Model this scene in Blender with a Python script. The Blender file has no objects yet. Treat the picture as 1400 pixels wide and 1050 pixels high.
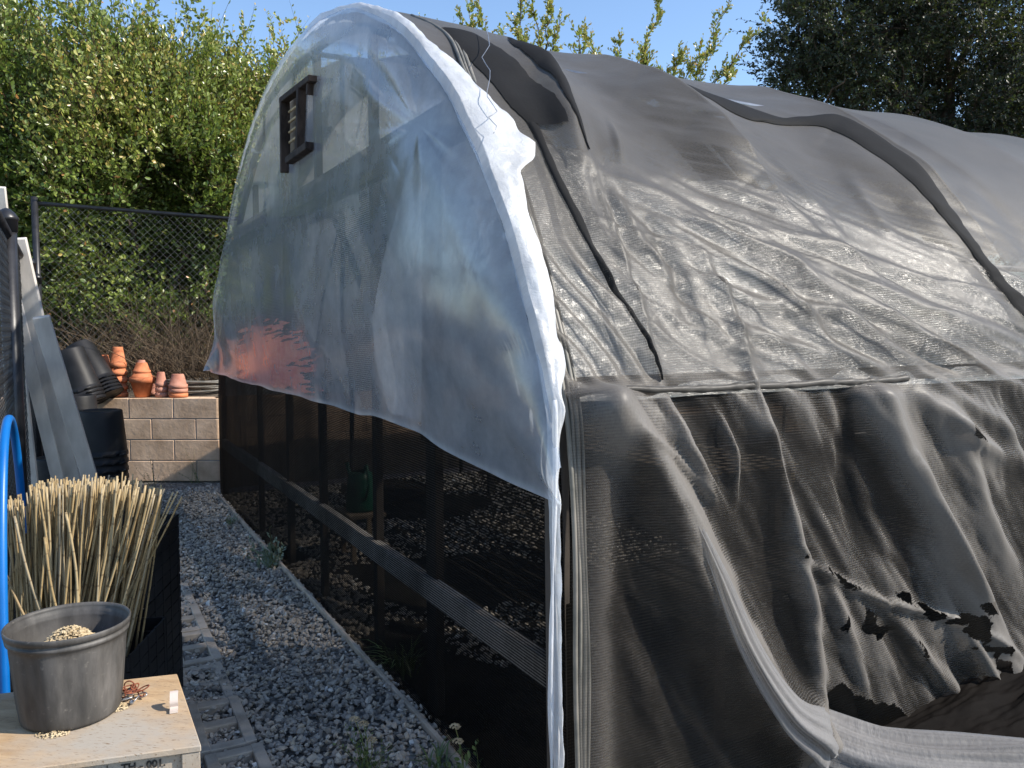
import bpy, math, random
import numpy as np
from math import radians, pi, sin, cos, tan, atan
rng = np.random.default_rng(7); random.seed(7)
sc = bpy.context.scene; col = sc.collection

# ------------------------------------------------------------------ camera, sky, sun, exposure
CAMH = 1.45; F = 1100.0; PITCH = atan(75/1100.)
cam = bpy.data.cameras.new("camera"); cam_o = bpy.data.objects.new("camera", cam); col.objects.link(cam_o)
cam_o.location = (0, 0, CAMH); cam_o.rotation_euler = (pi/2-PITCH, 0, 0)
cam.sensor_fit = 'HORIZONTAL'; cam.sensor_width = 36; cam.lens = 36*F/1400.; cam.clip_start = .05; cam.clip_end = 600
sc.camera = cam_o
SUN = np.array([.79, -.12, .635]); SUN /= np.linalg.norm(SUN)
w = bpy.data.worlds.new("World"); sc.world = w; w.use_nodes = True
nt = w.node_tree; bg = nt.nodes['Background']; sky = nt.nodes.new('ShaderNodeTexSky')
sky.sky_type = 'NISHITA'; sky.sun_disc = False
sky.sun_elevation = math.asin(SUN[2]); sky.sun_rotation = math.atan2(SUN[0], SUN[1])
sky.air_density = 1.0; sky.dust_density = .25; sky.ozone_density = 3.0
nt.links.new(sky.outputs[0], bg.inputs[0]); bg.inputs[1].default_value = .15
sl = bpy.data.lights.new("sun", 'SUN'); sl.energy = 4.4; sl.angle = radians(.53); sl.color = (1, .93, .82)
so = bpy.data.objects.new("sun", sl); col.objects.link(so); so.location = (5, -2, 8)
import mathutils
so.rotation_euler = mathutils.Vector(SUN).to_track_quat('Z', 'Y').to_euler()
sc.view_settings.view_transform = 'Standard'; sc.view_settings.look = 'None'
sc.view_settings.exposure = .72; sc.view_settings.gamma = 1
try:
    sc.cycles.transparent_max_bounces = 28; sc.cycles.max_bounces = 10
except Exception: pass

# ------------------------------------------------------------------ frame of the place
# U runs along the end wall away from the camera, S runs along the tunnel
C = np.array([0, 0, CAMH]); K0 = np.array([-.199, 2.640, 0.]); TH = radians(28.8)
U = np.array([-sin(TH), cos(TH), 0]); S = np.array([cos(TH), sin(TH), 0]); Z = np.array([0, 0, 1.])
def W(u, s, z): return K0 + U*u + S*s + Z*z
def ray(x, y):
    a = (x-700)/F; b = -(y-525)/F
    return np.array([a, cos(PITCH)+b*sin(PITCH), -sin(PITCH)+b*cos(PITCH)])
def at_z(x, y, z=0): d = ray(x, y); return C+d*((z-CAMH)/d[2])
def at_y(x, y, Y): d = ray(x, y); return C+d*(Y/d[1])
def at_s(x, y, s):                       # a point of the vertical plane s metres in from the end wall
    r = ray(x, y); P = K0+S*s; return C+r*(np.dot(P-C, S)/np.dot(r, S))
def uz(x, y, s=0): P = at_s(x, y, s)-K0; return P@U, P[2]
def proj(P):
    q = P-C; yc = q[..., 1]*cos(PITCH)-q[..., 2]*sin(PITCH); zc = q[..., 1]*sin(PITCH)+q[..., 2]*cos(PITCH)
    yc = np.maximum(yc, .2)
    return 700+F*q[..., 0]/yc, 525-F*zc/yc

# ------------------------------------------------------------------ helpers
def hash3(i, j, k, seed=0):
    n = (i*73856093) ^ (j*19349663) ^ (k*83492791) ^ (seed*2654435761)
    n = (n ^ (n >> 13))*1274126177; n = n & 0x7fffffff
    n = (n ^ (n >> 16))*668265263; n = n & 0x7fffffff
    return (n/0x7fffffff)*2-1
def noise(x, y, z=0., seed=0):
    x = np.asarray(x, float); y = np.asarray(y, float)+0*x; z = np.asarray(z, float)+0*x; x = x+0*y
    xi = np.floor(x).astype(np.int64); yi = np.floor(y).astype(np.int64); zi = np.floor(z).astype(np.int64)
    fx, fy, fz = x-xi, y-yi, z-zi
    fx, fy, fz = [f*f*f*(f*(f*6-15)+10) for f in (fx, fy, fz)]
    r = 0
    for a in (0, 1):
        for b in (0, 1):
            for c in (0, 1):
                wgt = (fx if a else 1-fx)*(fy if b else 1-fy)*(fz if c else 1-fz)
                r = r+wgt*hash3(xi+a, yi+b, zi+c, seed)
    return r
def fbm(x, y, z=0., o=3, seed=0):
    r = 0; a = 1.
    for k in range(o): r = r+a*noise(x*2**k, y*2**k, z*2**k, seed+k); a *= .5
    return r
def sstep(a, b, x): t = np.clip((x-a)/(b-a), 0, 1); return t*t*(3-2*t)

def mesh(name, V, Fc, mat, smooth=True, attrs=None, uv=None):
    me = bpy.data.meshes.new(name); V = np.asarray(V, np.float32)
    if isinstance(Fc, np.ndarray):
        n, k = Fc.shape
        me.vertices.add(len(V)); me.vertices.foreach_set('co', V.ravel())
        me.loops.add(n*k); me.loops.foreach_set('vertex_index', Fc.ravel().astype(np.int32))
        me.polygons.add(n); me.polygons.foreach_set('loop_start', np.arange(0, n*k, k, dtype=np.int32))
        me.polygons.foreach_set('loop_total', np.full(n, k, np.int32)); me.update(calc_edges=True)
    else:
        me.from_pydata(V.tolist(), [], [list(map(int, f)) for f in Fc])
    if attrs:
        for k_, a in attrs.items():
            at = me.attributes.new(k_, 'FLOAT', 'POINT'); at.data.foreach_set('value', np.asarray(a, np.float32))
    if uv is not None:
        l = me.uv_layers.new(name='UVMap'); li = np.empty(len(me.loops), np.int32); me.loops.foreach_get('vertex_index', li)
        l.data.foreach_set('uv', np.asarray(uv, np.float32)[li].ravel())
    me.polygons.foreach_set('use_smooth', np.full(len(me.polygons), smooth))
    if mat: me.materials.append(mat)
    me.update(); return me
def tag(o, label=None, cat=None, group=None, kind=None):
    if label: o['label'] = label
    if cat: o['category'] = cat
    if group: o['group'] = group
    if kind: o['kind'] = kind
    return o
def root(name, loc, label, cat, group=None):
    o = bpy.data.objects.new(name, None); o.empty_display_size = .1; col.objects.link(o); o.location = loc
    return tag(o, label, cat, group)
def wpos(p):
    l = np.array(p.location[:]); 
    while p.parent: p = p.parent; l = l+np.array(p.location[:])
    return l
def obj(name, G, mat, parent=None, loc=None, smooth=True, attrs=None, uv=None, label=None):
    """G = (verts in world metres, faces).  Stored relative to its parent's base or to loc."""
    V, Fc = G; V = np.asarray(V, float)
    if parent is not None: base = wpos(parent)
    elif loc is not None: base = np.asarray(loc, float)
    else: base = np.array([V[:, 0].mean(), V[:, 1].mean(), V[:, 2].min()])
    me = mesh(name, V-base, Fc, mat, smooth, attrs, uv)
    o = bpy.data.objects.new(name, me); col.objects.link(o)
    if parent is not None: o.parent = parent
    else: o.location = base
    if label: o['label'] = label
    return o
def dup(o, loc=None, rot=None, scale=None, parent=None, label=None, group=None):
    c = o.copy(); col.objects.link(c); c.parent = parent
    if loc is not None: c.location = loc
    if rot is not None: c.rotation_euler = rot
    if scale is not None: c.scale = scale
    if label: c['label'] = label
    if group: c['group'] = group
    for ch in list(o.children): dup(ch, parent=c)
    return c
def join(*gs):
    V = []; Fs = []; n = 0
    for v, f in gs:
        V.append(np.asarray(v, float)); Fs += [[int(i)+n for i in ff] for ff in f]; n += len(v)
    return np.concatenate(V), Fs
def box(o, ax, ay, az, bev=0.):
    """box from corner o with edge vectors; bev cuts the edges"""
    o, ax, ay, az = [np.asarray(q, float) for q in (o, ax, ay, az)]
    if bev <= 0:
        V = [o+i*ax+j*ay+k*az for k in (0, 1) for j in (0, 1) for i in (0, 1)]
        return np.array(V), [[0, 2, 3, 1], [4, 5, 7, 6], [0, 1, 5, 4], [2, 6, 7, 3], [0, 4, 6, 2], [1, 3, 7, 5]]
    L = [np.linalg.norm(q) for q in (ax, ay, az)]; e = [q/l for q, l in zip((ax, ay, az), L)]
    V = []; idx = {}
    for k in (0, 1):
        for j in (0, 1):
            for i in (0, 1):
                c = o+i*ax+j*ay+k*az; d = [e[0]*(1-2*i), e[1]*(1-2*j), e[2]*(1-2*k)]
                for a in range(3):
                    p = c+sum(d[b]*bev for b in range(3) if b != a); idx[(i, j, k, a)] = len(V); V.append(p)
    Fs = []
    for a in range(3):
        b, c_ = [q for q in range(3) if q != a]
        for v in (0, 1):
            f = []
            for (p, q) in ((0, 0), (1, 0), (1, 1), (0, 1)):
                t = [0, 0, 0]; t[a] = v; t[b] = p; t[c_] = q; f.append(idx[(*t, a)])
            Fs.append(f)
    for a in range(3):
        b, c_ = [q for q in range(3) if q != a]
        for p in (0, 1):
            for q in (0, 1):
                t0 = [0, 0, 0]; t0[b] = p; t0[c_] = q; t1 = list(t0); t1[a] = 1
                Fs.append([idx[(*t0, b)], idx[(*t1, b)], idx[(*t1, c_)], idx[(*t0, c_)]])
    for k in (0, 1):
        for j in (0, 1):
            for i in (0, 1): Fs.append([idx[(i, j, k, a)] for a in range(3)])
    return np.array(V), Fs
def beam(p, q, wdt, hgt, up=Z, bev=.003, jag=0):
    """board from p to q, wdt across, hgt along up"""
    p, q = np.asarray(p, float), np.asarray(q, float); d = q-p; a = np.cross(d, up); a /= np.linalg.norm(a)
    b = np.cross(a, d); b /= np.linalg.norm(b)
    return box(p-a*wdt/2-b*hgt/2, a*wdt, d, b*hgt, bev)
def tube(P, r, n=6, closed=False, cap=True):
    P = np.asarray(P, float); m = len(P); r = np.broadcast_to(np.asarray(r, float), (m,))
    T = np.gradient(P, axis=0) if not closed else np.roll(P, -1, 0)-np.roll(P, 1, 0)
    T /= np.linalg.norm(T, axis=1)[:, None]+1e-12
    ref = Z if abs(T[:, 2]).mean() < .8 else np.array([1., 0, 0])
    A = np.cross(T, ref); A /= np.linalg.norm(A, axis=1)[:, None]+1e-12; B = np.cross(A, T)
    an = np.arange(n)*2*pi/n
    V = (P[:, None]+r[:, None, None]*(A[:, None]*np.cos(an)[None, :, None]+B[:, None]*np.sin(an)[None, :, None])).reshape(-1, 3)
    Fs = []
    for i in range(m if closed else m-1):
        j = (i+1) % m
        for k in range(n): l = (k+1) % n; Fs.append([i*n+k, i*n+l, j*n+l, j*n+k])
    if cap and not closed: Fs.append(list(range(n))[::-1]); Fs.append([(m-1)*n+k for k in range(n)])
    return V, Fs
def lathe(prof, c=(0, 0, 0), n=40, axis=None, flute=None):
    prof = np.asarray(prof, float); m = len(prof); an = np.arange(n)*2*pi/n; c = np.asarray(c, float)
    V = np.zeros((m, n, 3)); R = prof[:, 0][:, None]*np.ones(n)
    if flute: R = R*(1+flute(prof[:, 1][:, None], an[None]))
    V[..., 0] = R*np.cos(an); V[..., 1] = R*np.sin(an); V[..., 2] = prof[:, 1][:, None]
    V = V.reshape(-1, 3)
    if axis is not None:
        q = mathutils.Vector((0, 0, 1)).rotation_difference(mathutils.Vector(axis)); M = np.array(q.to_matrix()); V = V@M.T
    Fs = [[i*n+k, i*n+(k+1) % n, (i+1)*n+(k+1) % n, (i+1)*n+k] for i in range(m-1) for k in range(n)]
    Fs.append(list(range(n))[::-1]) if prof[0, 0] > 1e-4 else None
    return V+c, Fs
def grid_faces(a, b, keep=None):
    i, j = np.meshgrid(np.arange(a-1), np.arange(b-1), indexing='ij'); i = i.ravel(); j = j.ravel()
    f = np.stack([i*b+j, (i+1)*b+j, (i+1)*b+j+1, i*b+j+1], 1)
    if keep is not None: f = f[keep.ravel()[f].all(1)]
    return f
def polyd(x, y, pts):
    """distance to a polyline, and the fraction along it"""
    pts = np.asarray(pts, float); best = np.full(x.shape, 1e9); fr = np.zeros(x.shape); n = len(pts)-1
    L = np.r_[0, np.cumsum(np.linalg.norm(np.diff(pts, axis=0), axis=1))]
    for i in range(n):
        a, b = pts[i], pts[i+1]; e = b-a
        t = np.clip(((x-a[0])*e[0]+(y-a[1])*e[1])/(e@e), 0, 1)
        d = np.hypot(x-a[0]-t*e[0], y-a[1]-t*e[1]); m = d < best
        best = np.where(m, d, best); fr = np.where(m, (L[i]+t*(L[i+1]-L[i]))/L[-1], fr)
    return best, fr
def inpoly(x, y, pts):
    pts = np.asarray(pts, float); r = np.zeros(x.shape, bool); n = len(pts)
    for i in range(n):
        a, b = pts[i], pts[(i+1) % n]
        if a[1] == b[1]: continue
        c = ((a[1] > y) != (b[1] > y)) & (x < (b[0]-a[0])*(y-a[1])/(b[1]-a[1])+a[0]); r ^= c
    return r
def spline(pts, k=8):
    P = np.asarray(pts, float); P = np.vstack([2*P[0]-P[1], P, 2*P[-1]-P[-2]]); o = []
    for i in range(1, len(P)-2):
        for t in np.arange(k)/k:
            o.append(.5*((2*P[i])+(-P[i-1]+P[i+1])*t+(2*P[i-1]-5*P[i]+4*P[i+1]-P[i+2])*t*t+(-P[i-1]+3*P[i]-3*P[i+1]+P[i+2])*t**3))
    o.append(P[-2]); return np.array(o)

# ------------------------------------------------------------------ materials
class NT:
    def __init__(s, name):
        s.m = bpy.data.materials.new(name); s.m.use_nodes = True; s.t = s.m.node_tree; s.t.nodes.clear()
        s.out = s.n('OutputMaterial')
    def n(s, ty, **kw):
        nd = s.t.nodes.new('ShaderNode'+ty)
        for k, v in kw.items():
            if isinstance(k, str) and hasattr(nd, k): setattr(nd, k, v)
        return nd
    def l(s, a, b): s.t.links.new(a, b)
    def val(s, nd, k, v):
        if hasattr(v, 'is_output') or isinstance(v, bpy.types.NodeSocket): s.l(v, nd.inputs[k])
        else: nd.inputs[k].default_value = v
    def math(s, op, a, b=0., clamp=False):
        nd = s.n('Math', operation=op); nd.use_clamp = clamp; s.val(nd, 0, a); s.val(nd, 1, b); return nd.outputs[0]
    def mix(s, f, a, b):
        nd = s.n('Mix', data_type='RGBA'); s.val(nd, 0, f); s.val(nd, 6, a); s.val(nd, 7, b); return nd.outputs[2]
    def ramp(s, f, stops):
        nd = s.n('ValToRGB'); s.l(f, nd.inputs[0]); e = nd.color_ramp.elements
        while len(e) < len(stops): e.new(.5)
        for q, (p, c) in zip(e, stops): q.position = p; q.color = (*c, 1) if len(c) == 3 else c
        return nd.outputs[0]
    def noise(s, scale, vec=None, detail=4, rough=.6, dist=0):
        nd = s.n('TexNoise'); nd.inputs['Scale'].default_value = scale; nd.inputs['Detail'].default_value = detail
        nd.inputs['Roughness'].default_value = rough; nd.inputs['Distortion'].default_value = dist
        if vec is not None: s.l(vec, nd.inputs['Vector'])
        return nd.outputs[0]
    def coord(s, which='Object', scale=None, rot=None):
        o = s.n('TexCoord').outputs[which]
        if scale is not None or rot is not None:
            mp = s.n('Mapping'); s.l(o, mp.inputs[0])
            if scale is not None: mp.inputs['Scale'].default_value = scale
            if rot is not None: mp.inputs['Rotation'].default_value = rot
            o = mp.outputs[0]
        return o
    def attr(s, name): nd = s.n('Attribute'); nd.attribute_name = name; return nd.outputs['Fac']
    def bump(s, h, d=.01, st=1., nrm=None):
        nd = s.n('Bump'); s.l(h, nd.inputs['Height']); nd.inputs['Distance'].default_value = d; nd.inputs['Strength'].default_value = st
        return nd.outputs[0]
    def pbsdf(s, color, rough=.6, spec=.4, nrm=None, metal=0.):
        p = s.n('BsdfPrincipled'); s.val(p, 'Base Color', color if not isinstance(color, tuple) else (*color, 1)[:4]); s.val(p, 'Roughness', rough)
        p.inputs['Specular IOR Level'].default_value = spec; s.val(p, 'Metallic', metal)
        if nrm is not None: s.l(nrm, p.inputs['Normal'])
        return p.outputs[0]
    def done(s, sh): s.l(sh, s.out.inputs[0]); return s.m
    def mixs(s, f, a, b):
        nd = s.n('MixShader'); s.val(nd, 0, f); s.l(a, nd.inputs[1]); s.l(b, nd.inputs[2]); return nd.outputs[0]
def simple(name, c1, c2, scale=8, rough=.6, spec=.4, bump=.003, stretch=(1, 1, 1), metal=0., detail=5, lo=.35, hi=.65):
    t = NT(name); v = t.coord('Object', stretch); n = t.noise(scale, v, detail)
    c = t.ramp(n, [(lo, c1), (hi, c2)]); n2 = t.noise(scale*6, v, 4)
    return t.done(t.pbsdf(c, rough, spec, t.bump(n2, bump, .6), metal))

def net_mat(name, c_lo, c_hi, knit=.0, pitch=.006, rough=.55, trans=.35, spec=.25, bumpd=.002, vert=False, sheen=.35):
    """knitted shade net: share of thread per unit area from the 'dens' attribute; a slanting look crosses more thread"""
    t = NT(name); uvc = t.coord('UV'); dens = t.attr('dens')
    geo = t.n('NewGeometry'); dp = t.n('VectorMath', operation='DOT_PRODUCT'); t.l(geo.outputs['Normal'], dp.inputs[0]); t.l(geo.outputs['Incoming'], dp.inputs[1])
    cz = t.math('MAXIMUM', t.math('ABSOLUTE', dp.outputs['Value']), .16)
    sep = t.n('SeparateXYZ'); t.l(uvc, sep.inputs[0])
    n1 = t.noise(9, uvc, 4); n2 = t.noise(90, uvc, 3)
    a = t.math('ADD', dens, t.math('MULTIPLY', t.math('SUBTRACT', n1, .5), .18))
    a = t.math('ADD', a, t.math('MULTIPLY', t.math('SUBTRACT', n2, .5), .3))
    if knit > 0:
        ax = sep.outputs[0 if vert else 1]
        k = t.math('SINE', t.math('MULTIPLY', ax, 2*pi/pitch)); a = t.math('ADD', a, t.math('MULTIPLY', k, knit))
        k2 = t.math('SINE', t.math('MULTIPLY', sep.outputs[1 if vert else 0], 2*pi/(pitch*.7))); a = t.math('ADD', a, t.math('MULTIPLY', k2, knit*.35))
    a = t.math('MINIMUM', t.math('MAXIMUM', a, .05), .995)
    T = t.math('POWER', t.math('SUBTRACT', 1., a), t.math('DIVIDE', 1., cz))
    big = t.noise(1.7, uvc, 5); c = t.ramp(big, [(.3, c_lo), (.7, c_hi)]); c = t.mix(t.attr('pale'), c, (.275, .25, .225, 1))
    fine = t.noise(160, uvc, 2); c = t.mix(t.math('MULTIPLY', fine, .5), c, (*[q*.55 for q in c_lo], 1))
    b = t.bump(t.noise(60, uvc, 4), bumpd, .5)
    body = t.pbsdf(c, rough, spec, b); pn = body.node; pn.inputs['Sheen Weight'].default_value = sheen; pn.inputs['Sheen Roughness'].default_value = .35
    tl = t.n('BsdfTranslucent'); t.l(c, tl.inputs[0])
    body = t.mixs(trans, body, tl.outputs[0])
    tr = t.n('BsdfTransparent')
    keep = t.math('LESS_THAN', t.math('ADD', t.math('SUBTRACT', t.attr('cut'), 100.), t.math('MULTIPLY', t.math('SUBTRACT', t.noise(70, uvc, 5, .75), .5), 11.)), .5)
    return t.done(t.mixs(t.math('MULTIPLY', t.math('SUBTRACT', 1., T), keep), tr.outputs[0], body))
def film_mat(name, tint=(.86, .9, .95), milky=.5, rough=.18, spec=.7, crump=.004, cscale=30, trcol=(.93, .95, .97)):
    t = NT(name); uvc = t.coord('UV'); dens = t.attr('dens')
    n1 = t.noise(3, uvc, 6, .65); n2 = t.noise(cscale, uvc, 6, .7, .6)
    f = t.math('ADD', t.math('MULTIPLY', dens, milky*2), t.math('MULTIPLY', t.math('SUBTRACT', n1, .5), .35), True)
    c = t.ramp(t.noise(6, uvc, 6, .7), [(.3, tuple(q*.8 for q in tint)), (.65, tint)])
    b = t.bump(n2, crump, .8)
    d = t.n('BsdfDiffuse'); t.l(c, d.inputs[0]); t.l(b, d.inputs['Normal'])
    tl = t.n('BsdfTranslucent'); t.l(c, tl.inputs[0]); t.l(b, tl.inputs['Normal'])
    g = t.n('BsdfGlossy'); g.inputs[0].default_value = (1, 1, 1, 1); g.inputs['Roughness'].default_value = rough; t.l(b, g.inputs['Normal'])
    tr = t.n('BsdfTransparent'); tr.inputs[0].default_value = (*trcol, 1)
    body = t.mixs(.45, d.outputs[0], tl.outputs[0])
    s1 = t.mixs(f, tr.outputs[0], body)
    geo = t.n('NewGeometry'); dp = t.n('VectorMath', operation='DOT_PRODUCT'); t.l(geo.outputs['Normal'], dp.inputs[0]); t.l(geo.outputs['Incoming'], dp.inputs[1])
    fr = t.math('ADD', t.math('MULTIPLY', t.math('POWER', t.math('SUBTRACT', 1., t.math('ABSOLUTE', dp.outputs['Value'])), 4.), .8), .05)
    return t.done(t.mixs(t.math('MULTIPLY', fr, spec, True), s1, g.outputs[0]))

M = {}
M['cloth'] = net_mat('shade_cloth', (.088, .080, .070), (.135, .122, .106), .09, .0075, .48, .3, .35, sheen=.2)
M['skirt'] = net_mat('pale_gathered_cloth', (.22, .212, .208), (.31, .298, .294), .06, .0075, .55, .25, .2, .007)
M['heap'] = net_mat('crumpled_net', (.007, .006, .0055), (.016, .013, .011), .05, .006, .85, .1, .06, sheen=.0)
M['floorcloth'] = simple('ground_cloth', (.010, .010, .009), (.035, .031, .026), 3, .9, .1, .002)
M['net'] = net_mat('black_net', (.005, .005, .005), (.010, .0095, .009), .24, .009, .7, .25, .06, sheen=.0)
M['band'] = net_mat('black_band', (.012, .012, .013), (.024, .024, .024), .05, .006, .8, .05, .1, sheen=0.)
M['endfilm'] = film_mat('end_film', (.76, .83, .93), .50, .12, .8, .0008, 16)
M['sidefilm'] = film_mat('side_film', (.92, .91, .87), .62, .2, 2.4, .007, 34)
M['whitefilm'] = film_mat('white_film', (.9, .92, .95), .48, .3, .7, .006, 26)
M['pipe'] = simple('galvanised_pipe', (.32, .33, .35), (.45, .46, .48), 14, .45, .5, .0005, metal=.7)
M['hooppipe'] = simple('dull_pipe', (.03, .03, .03), (.055, .052, .05), 14, .6, .25, .0005)
M['blackpipe'] = simple('black_coated_pipe', (.012, .012, .014), (.025, .025, .028), 10, .35, .5, .0005)
M['wire'] = simple('fence_wire', (.10, .10, .10), (.26, .26, .26), 20, .4, .5, .0003)
M['wood'] = simple('grey_wood', (.46, .42, .375), (.74, .69, .63), 5, .75, .25, .003, (1, 1, .12))
M['darkwood'] = simple('dark_timber', (.05, .042, .035), (.12, .10, .085), 6, .8, .2, .003, (1, 1, .3))
M['benchwood'] = simple('bench_timber', (.13, .095, .065), (.26, .2, .14), 6, .8, .2, .003, (1, .4, 1))
M['rustwood'] = simple('weathered_dark_wood', (.022, .017, .015), (.07, .052, .044), 22, .8, .2, .006, (1, 1, .3))
M['blackplastic'] = simple('black_plastic', (.008, .008, .009), (.02, .02, .022), 5, .5, .25, .001)
M['terra'] = simple('terracotta', (.42, .13, .055), (.62, .23, .11), 9, .8, .2, .002)
M['terra2'] = simple('pale_terracotta', (.36, .15, .10), (.50, .25, .18), 9, .85, .2, .002)
M['block'] = simple('split_concrete', (.47, .32, .21), (.78, .56, .39), 4, .95, .1, .006, detail=10)
M['mortar'] = simple('mortar', (.30, .27, .24), (.42, .38, .33), 10, .95, .1, .003)
M['concrete'] = simple('grey_concrete', (.34, .285, .225), (.52, .44, .355), 9, .95, .1, .005, detail=9)
M['blue'] = simple('blue_plastic', (.0, .10, .36), (.004, .14, .46), 4, .38, .5, .0008)
M['orange'] = simple('orange_tarp', (.85, .13, .05), (1.0, .30, .14), 14, .5, .4, .004)
M['twig'] = simple('dry_twig', (.07, .052, .038), (.20, .15, .10), 9, .9, .1, .001)
M['twigbark'] = simple('young_bark', (.045, .03, .02), (.10, .065, .045), 9, .9, .1, .002)
M['bark'] = simple('bark', (.06, .045, .035), (.16, .12, .09), 9, .9, .1, .01)
M['stem'] = simple('green_stem', (.09, .13, .04), (.2, .2, .08), 12, .7, .2, .001)
M['white_plastic'] = simple('pale_plastic', (.50, .41, .36), (.60, .52, .46), 12, .45, .4, .001)
M['steel'] = simple('steel', (.35, .35, .36), (.55, .55, .56), 30, .35, .5, .0005, metal=.8)
M['rust'] = simple('rusty_metal', (.10, .03, .018), (.26, .08, .04), 60, .7, .3, .001)
M['straw'] = simple('straw', (.34, .25, .14), (.60, .49, .32), 40, .9, .1, .002)
M['hose'] = simple('hose', (.10, .10, .085), (.22, .2, .17), 9, .5, .4, .001)
def m_soil():
    t = NT('soil'); v = t.coord('Object'); n = t.noise(3, v, 10, .7); n2 = t.noise(40, v, 6, .7)
    c = t.ramp(n, [(.3, (.07, .055, .04)), (.7, (.17, .135, .10))]); c = t.mix(t.math('MULTIPLY', n2, .5), c, (.22, .19, .16, 1))
    return t.done(t.pbsdf(c, .95, .1, t.bump(n2, .03, 1)))
M['soil'] = m_soil()
def m_ground():
    t = NT('gravel_bed'); v = t.coord('Object'); vo = t.n('TexVoronoi'); t.l(v, vo.inputs[0]); vo.inputs['Scale'].default_value = 42
    c = t.ramp(t.math('MULTIPLY', vo.outputs['Color'], 1.), [(.1, (.07, .07, .07)), (.5, (.17, .165, .155)), (.9, (.36, .34, .31))])
    far = t.noise(.4, v, 5); c = t.mix(t.math('MULTIPLY', far, .6), c, (.13, .11, .085, 1))
    return t.done(t.pbsdf(c, .9, .2, t.bump(vo.outputs['Distance'], -.02, 1)))
M['ground'] = m_ground()
def m_stone():
    t = NT('gravel_stone'); a = t.attr('tint'); v = t.coord('Object')
    c = t.ramp(a, [(0, (.13, .122, .115)), (.3, (.36, .315, .265)), (.55, (.53, .465, .385)), (.75, (.56, .46, .34)), (.9, (.74, .68, .59)), (1, (.88, .85, .79))])
    c = t.mix(t.math('MULTIPLY', t.noise(120, v, 4), .5), c, (.2, .19, .18, 1))
    return t.done(t.pbsdf(c, .75, .3, t.bump(t.noise(90, v, 4), .002, .6)))
M['stone'] = m_stone()
def leaf_mat(name, stops, trans=.4, rough=.34, spec=.6):
    t = NT(name); a = t.attr('tint'); c = t.ramp(a, stops); v = t.coord('Object')
    body = t.pbsdf(c, rough, spec); tl = t.n('BsdfTranslucent'); t.l(t.mix(.5, c, (.25, .33, .04, 1)), tl.inputs[0])
    return t.done(t.mixs(trans, body, tl.outputs[0]))
M['leaf'] = leaf_mat('shrub_leaf', [(0, (.06, .11, .022)), (.45, (.145, .205, .04)), (.8, (.28, .33, .075)), (.95, (.45, .42, .12)), (1, (.5, .24, .08))], .33)
M['oakleaf'] = leaf_mat('oak_leaf', [(0, (.013, .022, .01)), (.6, (.025, .038, .014)), (.92, (.055, .07, .022)), (1, (.12, .13, .04))], .15, .5)
M['weedleaf'] = leaf_mat('weed_leaf', [(0, (.06, .10, .045)), (.6, (.12, .18, .06)), (1, (.3, .34, .12))], .3)
M['greyleaf'] = leaf_mat('grey_weed_leaf', [(0, (.12, .16, .12)), (1, (.26, .32, .24))], .2, .6)
def m_bamboo():
    t = NT('bamboo'); oi = t.n('ObjectInfo'); v = t.coord('Object'); sep = t.n('SeparateXYZ'); t.l(v, sep.inputs[0])
    c = t.ramp(oi.outputs['Random'], [(0, (.26, .18, .085)), (.4, (.37, .27, .135)), (.75, (.44, .345, .20)), (1, (.33, .28, .20))])
    n = t.noise(12, v, 5); c = t.mix(t.math('MULTIPLY', n, .45), c, (.2, .14, .07, 1))
    node = t.math('MULTIPLY', .6, t.math('GREATER_THAN', t.math('SINE', t.math('MULTIPLY', t.math('ADD', sep.outputs[2], oi.outputs['Random']), 2*pi/.13)), .975))
    c = t.mix(node, c, (.13, .085, .045, 1))
    return t.done(t.pbsdf(c, .5, .35))
M['bamboo'] = m_bamboo()
def m_ply():
    t = NT('weathered_plywood'); v = t.coord('Object', (1, 1, 1), (0, 0, radians(8))); mp = t.n('Mapping'); t.l(v, mp.inputs[0]); mp.inputs['Scale'].default_value = (2.2, 14, 6)
    n = t.noise(3, mp.outputs[0], 8, .7); n2 = t.noise(2.2, v, 6); n3 = t.noise(26, mp.outputs[0], 4)
    c = t.ramp(n, [(.3, (.32, .205, .11)), (.6, (.47, .33, .195)), (.75, (.56, .42, .27))]); c = t.mix(t.ramp(n2, [(.42, (0, 0, 0)), (.58, (1, 1, 1))]), c, (.36, .32, .27, 1))
    c = t.mix(t.ramp(n3, [(.60, (0, 0, 0)), (.66, (1, 1, 1))]), c, (.2, .14, .09, 1))
    return t.done(t.pbsdf(c, .85, .2, t.bump(n, .004, .7)))
M['ply'] = m_ply()
def m_potin():
    t = NT('dusty_black_plastic'); v = t.coord('Object'); mp = t.n('Mapping'); t.l(v, mp.inputs[0]); mp.inputs['Scale'].default_value = (5, 5, 1.2)
    n = t.noise(2.4, mp.outputs[0], 7, .65); n2 = t.noise(70, v, 5)
    c = t.ramp(n, [(.35, (.028, .026, .025)), (.52, (.06, .056, .052)), (.72, (.13, .12, .112))]); c = t.mix(t.ramp(n2, [(.62, (0, 0, 0)), (.75, (.5, .5, .5))]), c, (.2, .18, .16, 1))
    return t.done(t.pbsdf(c, .55, .4, t.bump(n2, .0008, .5)))
M['pot'] = m_potin()
M['ink'] = simple('black_ink', (.02, .02, .02), (.05, .045, .04), 60, .8, .2, 0)

# ------------------------------------------------------------------ ground, retaining wall
def ground_sheet():
    g = np.r_[-120, -60, -30, np.arange(-12, 22.1, .5), 40, 80, 200]
    X, Y = np.meshgrid(g, g, indexing='ij'); Zz = 0*X
    P = np.stack([X, Y, Zz-.012], -1).reshape(-1, 3)
    tag(obj('ground', (P, grid_faces(*X.shape)), M['ground'], loc=(0, 0, 0)), kind='structure')
ground_sheet()
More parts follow.
